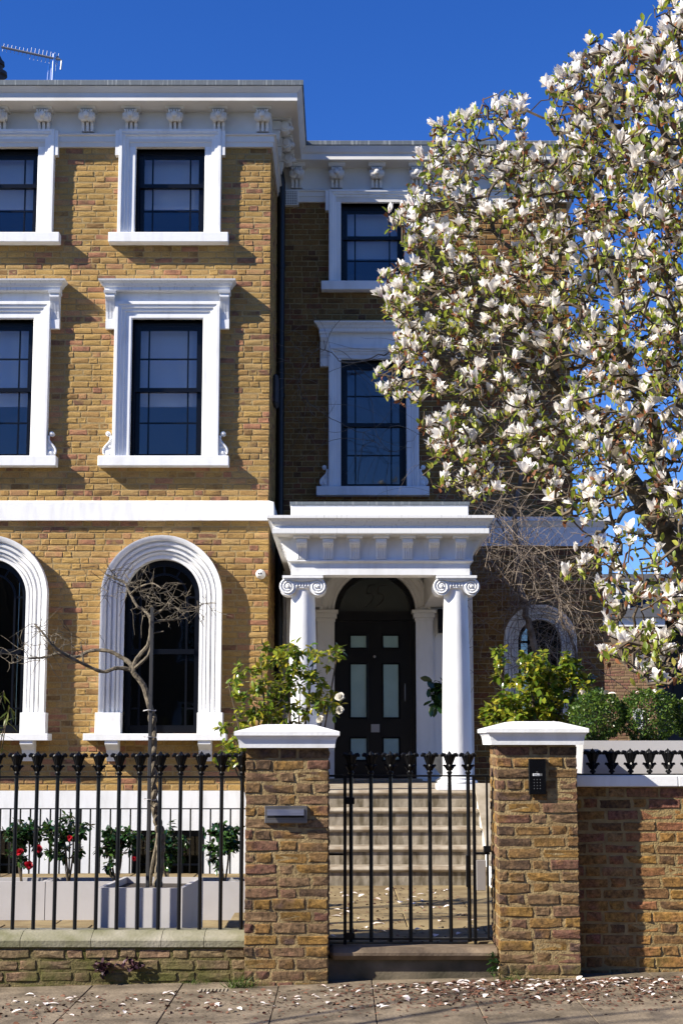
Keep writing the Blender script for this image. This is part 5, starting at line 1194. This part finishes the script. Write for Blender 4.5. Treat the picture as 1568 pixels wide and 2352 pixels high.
A3, par3, n3 = grow([(b_, -1) for b_ in bl_], [Vector((-6.5 + random.gauss(0, 1.1), 6.0 + random.gauss(0, 1.0), 5.6 + random.gauss(0, .6))) for _ in range(110)], .12, .03)
tree_mesh(A3, par3, .006, .42, n3, 4, .04).build('twigs', M['twig'], stt, kind='stuff')

# ------------------------------------------------------------------ bare climber on the wing
VY = YW - .16
vn = thing('climbing_vine', 'leafless climber tangled over the wing wall and porch corner', 'climber', tuple(at(1235, 1720, VY)))
V_ = lambda l, dy=0: [at(x, y, VY + d + dy) for x, y, d in l]
vl = [V_([(1240, 1720, 0), (1235, 1560, 0), (1225, 1480, 0), (1205, 1400, -.05), (1190, 1300, -.1), (1182, 1220, -.1), (1190, 1120, 0), (1210, 1000, 0), (1180, 900, 0), (1120, 840, 0), (1010, 800, 0)]),
      V_([(1320, 1640, -.1), (1318, 1500, -.2), (1290, 1420, -.3), (1275, 1360, -.35), (1255, 1310, -.4), (1210, 1272, -.4), (1170, 1240, -.4), (1140, 1190, -.35), (1115, 1160, -.3), (1080, 1130, -.2), (1000, 1040, -.1)]),
      V_([(1205, 1400, -.05), (1160, 1330, -.2), (1130, 1290, -.3), (1105, 1260, -.35)]), V_([(1210, 1000, 0), (1260, 960, 0), (1300, 900, 0)]),
      V_([(1010, 800, 0), (900, 810, -.02), (800, 835, -.04), (740, 800, 0), (700, 830, 0)]), V_([(700, 830, 0), (690, 900, 0), (760, 960, -.1), (840, 1000, -.1), (900, 1040, -.1), (960, 1000, -.1)])]
vr = (.055, .022, .014, .02, .012, .007); vm = MB(); vs = []
for l, r0 in zip(vl, vr):
    p = [q + Vector(RNG.normal(0, .012, 3)) for q in smooth_path(l, 7)]; vs.append(p); vm.tube(p, [r0 * (1 - .75 * k / len(p)) for k in range(len(p))], 6)
vm.build('stem', M['vine'], vn, smooth=True); tb = MB()
def tendril(p, n, step, r, grav=.02, sprd=.35, out=.0):
    d = Vector((random.gauss(0, 1), random.gauss(-out, .35), random.gauss(0, 1))).normalized(); pts = [Vector(p)]; w = Vector(RNG.normal(0, .1, 3))
    for _ in range(n):
        w = w * .8 + Vector(RNG.normal(0, sprd * .35, 3)); d = (d + w * .35 - Vector((0, 0, grav))).normalized(); q = pts[-1] + d * step; q.y = min(q.y, YW - .05); pts.append(q)
    tb.tube(pts, [r * (1 - .6 * k / len(pts)) for k in range(len(pts))], 4, cap=False)
for k in range(250):
    p = random.choice(vs[0][10:] + vs[1] * 3 + vs[2] * 3 + vs[3]); tendril(p + Vector((0, -abs(random.gauss(0, .35)), 0)), random.randint(8, 26), .065, random.choice((.0025, .003, .0035, .005)), .05, .4, .6)
for k in range(120): tendril(at(random.gauss(1190, 60), random.uniform(1130, 1480), YW - random.uniform(.1, 1.1)), random.randint(8, 22), .06, random.choice((.0025, .003, .004)), .04, .45, .2)
for k in range(110): tendril(at(random.gauss(1235, 75), random.uniform(1230, 1600), YW - random.uniform(.08, .6)), random.randint(10, 24), .06, random.choice((.0025, .003, .0045)), .03, .4, .2)
for k in range(46):
    p = random.choice(vs[4] + vs[5]); tendril(p, random.randint(10, 24), .06, random.choice((.003, .004)), .03, .45, .1)
for k in range(26): tendril(at(random.uniform(640, 700), random.uniform(720, 1000), YW - .08), random.randint(6, 12), .05, .003, .02, .5)
tb.build('tendrils', M['vine'], vn, kind='stuff')

# ------------------------------------------------------------------ small things
sc = thing('security_camera', 'round white dome camera on the brick corner near the porch', 'security camera', (xx(599, 1320, YH), YH - .05, zz(1320, YH)))
c = sc.location; MB().lathe([(.001, .05), (.058, .05), (.058, -.02), (.05, -.045), (.001, -.045)], c, 24, 'y').build('base', M['camwhite'], sc, smooth=True)
MB().lathe([(.047, -.04), (.045, -.075), (.03, -.10), (.001, -.108)], c, 24, 'y').build('dome', M['camwhite'], sc, smooth=True)
for s_ in (-1, 1): MB().lathe([(.001, -.1105), (.0105, -.108), (.0115, -.09)], c + Vector((s_ * .014 - .004, 0, 0)), 12, 'y').build('lens', M['pipe'], sc)
ax = xx(636, 910, 20.3); az = zz(908, 20.0)
al = MB().bbox(XC + .001, XC + .07, 19.6, 19.95, az - .2, az + .2, .03).build('alarm_box', M['slate']); tag(al, 'dark alarm box high on the side wall beside the downpipe', 'alarm box')
AY = 20.2; ap = at(122, 190, AY)
ae = thing('tv_aerial', 'bright metal television aerial on the roof edge', 'aerial', tuple(ap)); tp = at(126, 125, AY)
MB().tube([ap - Vector((0, 0, .3)), tp], .034, 10).build('mast', M['chrome'], ae, smooth=True)
MB().tube([at(109, 200, AY), at(113, 150, AY)], .016, 8).build('stay', M['chrome'], ae); MB().tube([at(116, 200, AY), at(120, 145, AY)], .016, 8).build('stay', M['chrome'], ae)
b0, b1 = at(138, 137, AY), at(4, 108, AY - .2); MB().tube([b0, b1], .016, 6).build('boom', M['grey_metal'], ae)
for k in range(15):
    q = b0.lerp(b1, (k + .5) / 15); hgt = .085 if k < 8 else .055; MB().tube([q - Vector((.012, 0, hgt)), q + Vector((.012, 0, hgt))], .0032, 4).build('element', M['grey_metal'], ae)
MB().tube([tp, at(142, 140, AY), at(140, 160, AY)], .012, 6).build('clamp', M['grey_metal'], ae)
# potted plant by the door
pp = thing('porch_plant', 'dark leafy plant in a black urn behind the right-hand column', 'potted plant', (xx(1019, 1780, 19.6), 19.6, LANDZ))
c = pp.location; MB().lathe([(.10, 0), (.11, .03), (.05, .07), (.05, .11), (.13, .2), (.15, .32), (.16, .34), (.13, .35), (.001, .33)], c, 20).build('urn', M['slate'], pp, smooth=True)
MB().tube([c + Vector((0, 0, .3)), c + Vector((.01, 0, 1.0))], .012, 6).build('stem', M['twig'], pp)
leaves_stuff([(c + Vector((0, 0, 1.1)) + Vector(RNG.normal(0, .07, 3)) * 1.2, Vector(RNG.normal(0, 1, 3)), random.uniform(.10, .17), random.gauss(0, .6)) for _ in range(170)], M['dleaf'], pp, 'foliage', CSH)
# bamboo at the left edge, red and plum tufts, weeds
bb = thing('bamboo', 'wispy yellow-green bamboo at the left edge behind the railing', 'plant', tuple(at(-30, 2017, TY + .2))); it = []
st = MB()
for k in range(9):
    p0 = bb.location + Vector((random.uniform(-.15, .1), random.uniform(-.1, .1), 0)); p1 = at(random.uniform(-50, 25), random.uniform(1570, 1790), TY + .1); pth = smooth_path([p0, p0.lerp(p1, .6) + Vector((-.03, 0, .1)), p1], 8); st.tube(pth, .004, 4)
    for q in pth[9:]:
        for _ in range(2): it.append((q, Vector((random.gauss(.3, 1), random.gauss(0, .8), random.gauss(-.4, .5))), random.uniform(.07, .13), random.gauss(0, .4)))
st.build('stem', M['twig'], bb, kind='stuff'); leaves_stuff(it, M['bamboo'], bb, 'foliage', [leaf_verts(1, .13, .3, .1)])
for px, py, n, lb in ((235, 2222, 60, 'larger dark plum weed rooted in the low wall'), (305, 2212, 34, 'smaller dark plum weed rooted in the low wall')):
    c = at(px, py, YWALL - .01); t = thing('wall_weed', lb, 'weed', tuple(c))
    leaves_stuff([(c + Vector((random.gauss(0, .03), -abs(random.gauss(0, .02)), random.gauss(0, .02))), Vector((random.gauss(0, 1), -abs(random.gauss(.4, .5)), random.gauss(0, .6))), random.uniform(.03, .055), random.gauss(0, .6)) for _ in range(n)], M['plum'], t, 'foliage', CSH)
for px, py, n, hh, lb in ((553, 2262, 120, .09, 'tuft of green grass at the foot of the letterbox pier'), (1172, 2240, 60, .06, 'tuft of grass below the intercom pier'), (455, 2258, 50, .045, 'low grass tuft at the foot of the low wall')):
    Y = YPIER - .03 if py != 2258 else YWALL - .03; c = at(px, py, Y); t = thing('grass_tuft', lb, 'weed', tuple(c))
    leaves_stuff([(Vector((c.x + random.gauss(0, .05), Y - abs(random.gauss(0, .03)), gz(c.x))), Vector((random.gauss(0, .6), random.gauss(-.3, .4), 1)), hh * random.uniform(.5, 1.2), random.gauss(0, 1)) for _ in range(n)], M['grass'], t, 'blades', GSH)
c = at(1133, 2215, YPIER + .05); t = thing('pier_weed', 'leafy green weed between the threshold and the intercom pier', 'weed', tuple(c))
leaves_stuff([(c + Vector((random.gauss(0, .015), random.gauss(-.02, .02), random.uniform(-.06, .07))), Vector((random.gauss(-.3, 1), -abs(random.gauss(.3, .5)), random.gauss(.2, .6))), random.uniform(.02, .04), random.gauss(0, .6)) for _ in range(90)], M['dleaf'], t, 'foliage', CSH)
# drain grate
gy = 10.50; gxp = xx(490, 2270, gy); gr = thing('drain_grate', 'small slotted drain grate in the pavement beside the letterbox pier', 'drain', (gxp, gy, gz(gxp)))
for k in range(8): MB().box(gxp - .09 + k * .024, gxp - .078 + k * .024, gy - .06, gy + .06, gz(gxp), gz(gxp) + .006).build('bar', M['stone'], gr)
# fallen petals and brown litter
pm = []
for k in range(8):
    v, f, al = tepal(random.uniform(.062, .085), random.uniform(.030, .046), (1.3 + random.uniform(-.2, .1), 1.75 + random.uniform(-.2, .35)), RNG); v[:, 2] -= v[:, 2].min() - .001
    me = bpy.data.meshes.new('fallen_petal'); me.from_pydata(v.tolist(), [], f); me.materials.append(M['fallen']); me.polygons.foreach_set('use_smooth', [True] * len(me.polygons)); pm.append(me)
def spot():
    r = random.random()
    if r < .62: px = random.choice((random.gauss(1420, 110), random.uniform(760, 1568), random.gauss(1120, 130))); py = 2246 + abs(random.gauss(0, 24))
    else: px = random.uniform(0, 1568); py = random.uniform(2262, 2325)
    Yd = 10.62 - (py - 2250) / 78 * 1.0; return px, Yd
n = 0
while n < 230:
    px, Yd = spot()
    if Yd > 10.60 or Yd < 9.3: continue
    x = (px - 784) * Yd * .992 / F; o = bpy.data.objects.new('fallen_petal', random.choice(pm)); C.objects.link(o); s_ = random.uniform(.45, .95)
    o.location = (x, Yd, gz(x) + .003); o.rotation_euler = (random.gauss(0, .12), random.gauss(0, .12), random.uniform(0, 6.28)); o.scale = (s_, s_, s_)
    tag(o, 'pale magnolia petal lying on the pavement flagstones in front of the wall', 'petal', 'fallen petals on the pavement'); n += 1
n = 0
while n < 70:
    x, y = random.uniform(-.35, 1.05), random.uniform(11.0, 15.0)
    o = bpy.data.objects.new('fallen_petal', random.choice(pm)); C.objects.link(o); o.location = (x, y, PATHZ + .003); o.rotation_euler = (random.gauss(0, .12), random.gauss(0, .12), random.uniform(0, 6.28))
    tag(o, 'pale magnolia petal lying on the path behind the gate', 'petal', 'fallen petals on the garden path'); n += 1
it = []
for k in range(4000):
    if k < 3600:
        px, Yd = spot(); Yd -= abs(random.gauss(0, .35)) * (k % 2)
        if Yd > 10.6 or Yd < 9.2: continue
        x = (px - 784) * Yd * .992 / F; z = gz(x)
    else: x, Yd, z = random.uniform(-.35, 1.05), random.uniform(10.98, 15), PATHZ
    it.append(((x, Yd, z + .004), Vector((random.gauss(0, 1), random.gauss(0, 1), random.gauss(.05, .1))), random.uniform(.012, .042), random.gauss(0, .5)))
o = leaves_stuff(it, M['litter'], None, 'petal_litter', CSH); tag(o, 'brown withered petals and bud scales strewn over pavement and path', 'litter')
# ------------------------------------------------------------------ neighbours
NY = 38.0
nb = thing('neighbour_house', 'brown brick house with slate roof and white dormer seen beyond the wing, through the magnolia', 'house', (xx(1450, 1700, NY), NY, 0))
x0, x1 = xx(1330, 1600, NY), xx(1508, 1600, NY); zt = zz(1440, NY)
brick_stuff([(lay(x0, x1, -.5, zt, seed=71), FRONT(NY))], M['farbrick'], nb); MB().box(x0, x1 - .01, NY + .008, NY + 6, -.5, zt).build('wall', M['mortar'], nb)
MB().box(x0 - .2, x1 + .2, NY - .2, NY, zt + .001, zt + .22).build('cornice', M['white'], nb)
MB().prism([(-.3, zt + .221), (6, zt + .221), (3.0, zt + 1.55), (1.5, zt + 1.45)], lambda p, h: (h, NY + p[0], p[1]), x0 - .2, x1 + 3.4).build('roof', M['slate'], nb)
d0, d1 = xx(1386, 1400, NY), xx(1452, 1400, NY); dm = MB().box(d0, d1, NY + .1, NY + 2.2, zt + .352, zt + 1.15).build('dormer', M['slate'], nb)
wf = MB(); wz0_, wz1_ = zt + .42, zt + 1.08
for a, b in ((d0 + .06, d0 + .12), ((d0 + d1) / 2 - .03, (d0 + d1) / 2 + .03), (d1 - .12, d1 - .06)): wf.box(a, b, NY + .05, NY + .10, wz0_, wz1_)
for z_ in (wz0_, (wz0_ + wz1_) / 2, wz1_): wf.box(d0 + .05, d1 - .05, NY + .048, NY + .102, z_ - .025, z_ + .025)
wf.build('window_frame', M['white'], dm); MB().box(d0 + .07, d1 - .07, NY + .07, NY + .08, wz0_, wz1_).build('pane', M['dark_glass'], dm)
for (a, b, c, d) in ((1455, 1475, 1500, 1540), (1448, 1470, 1628, 1675)):
    w0, w1 = xx(a, 1500, NY), xx(b, 1500, NY); f = MB(); f.box(w0, w1, NY - .05, NY + .02, zz(d, NY), zz(c, NY)); w_ = f.build('window', M['white'], nb); MB().box(w0 + .06, w1 - .06, NY - .054, NY - .0505, zz(d, NY) + .06, zz(c, NY) - .06).build('pane', M['dark_glass'], w_)
NB = 40.0; n2 = thing('gabled_house', 'dark slate-clad gabled house at the far right edge behind the magnolia', 'house', (xx(1640, 1700, NB), NB, 0))
g0, g1 = xx(1506, 1500, NB), xx(1830, 1500, NB); ge = zz(1430, NB)
MB().box(g0, g1, NB, NB + 3.8, -.5, ge).build('wall', M['slate'], n2); MB().prism([(g0 - .2, ge + .001), ((g0 + g1) / 2, ge + 2.4), (g1 + .2, ge + .001)], lambda p, h: (p[0], NB + h, p[1]), -.2, 4).build('roof', M['slate'], n2)
gw = MB().box(xx(1545, 1600, NB), xx(1590, 1600, NB), NB - .04, NB - .001, zz(1640, NB), zz(1520, NB)).build('window', M['black'], n2)
# the terrace across the street (behind the photographer), mirrored in the window panes
OY = -13.0; op = thing('terrace_house', 'brown brick terrace across the street behind the photographer', 'house', (0, OY, 0)); ow = MB(); holes = []
for k in range(-7, 8):
    for z0 in (1.0, 4.2): holes.append((k * 2.4 - .5, k * 2.4 + .5, z0, z0 + 1.9))
cells(ow, -18.5, 18.5, -.14, 7.6, OY - .4, OY, holes); ow.build('wall', M['farbrick'], op)
MB().box(-18.5, 18.5, OY - 6, OY - .6, -.14, 7.5).build('interior', M['room'], op)
MB().prism([(.3, 7.61), (-8, 7.61), (-4, 9.6)], lambda p, h: (h, OY + p[0], p[1]), -18.7, 18.7).build('roof', M['slate'], op)
for h in holes:
    w_ = MB().sweep([(h[0], h[2]), (h[0], h[3]), (h[1], h[3]), (h[1], h[2])], [(-.07, -.08), (0, -.08), (0, -.16), (-.07, -.16)], lambda p, q: (p[0], OY + q, p[1]), closed=True).build('window', M['white'], op); MB().box(h[0] + .05, h[1] - .05, OY - .13, OY - .12, h[2] + .05, h[3] - .05).build('pane', M['dark_glass'], w_)
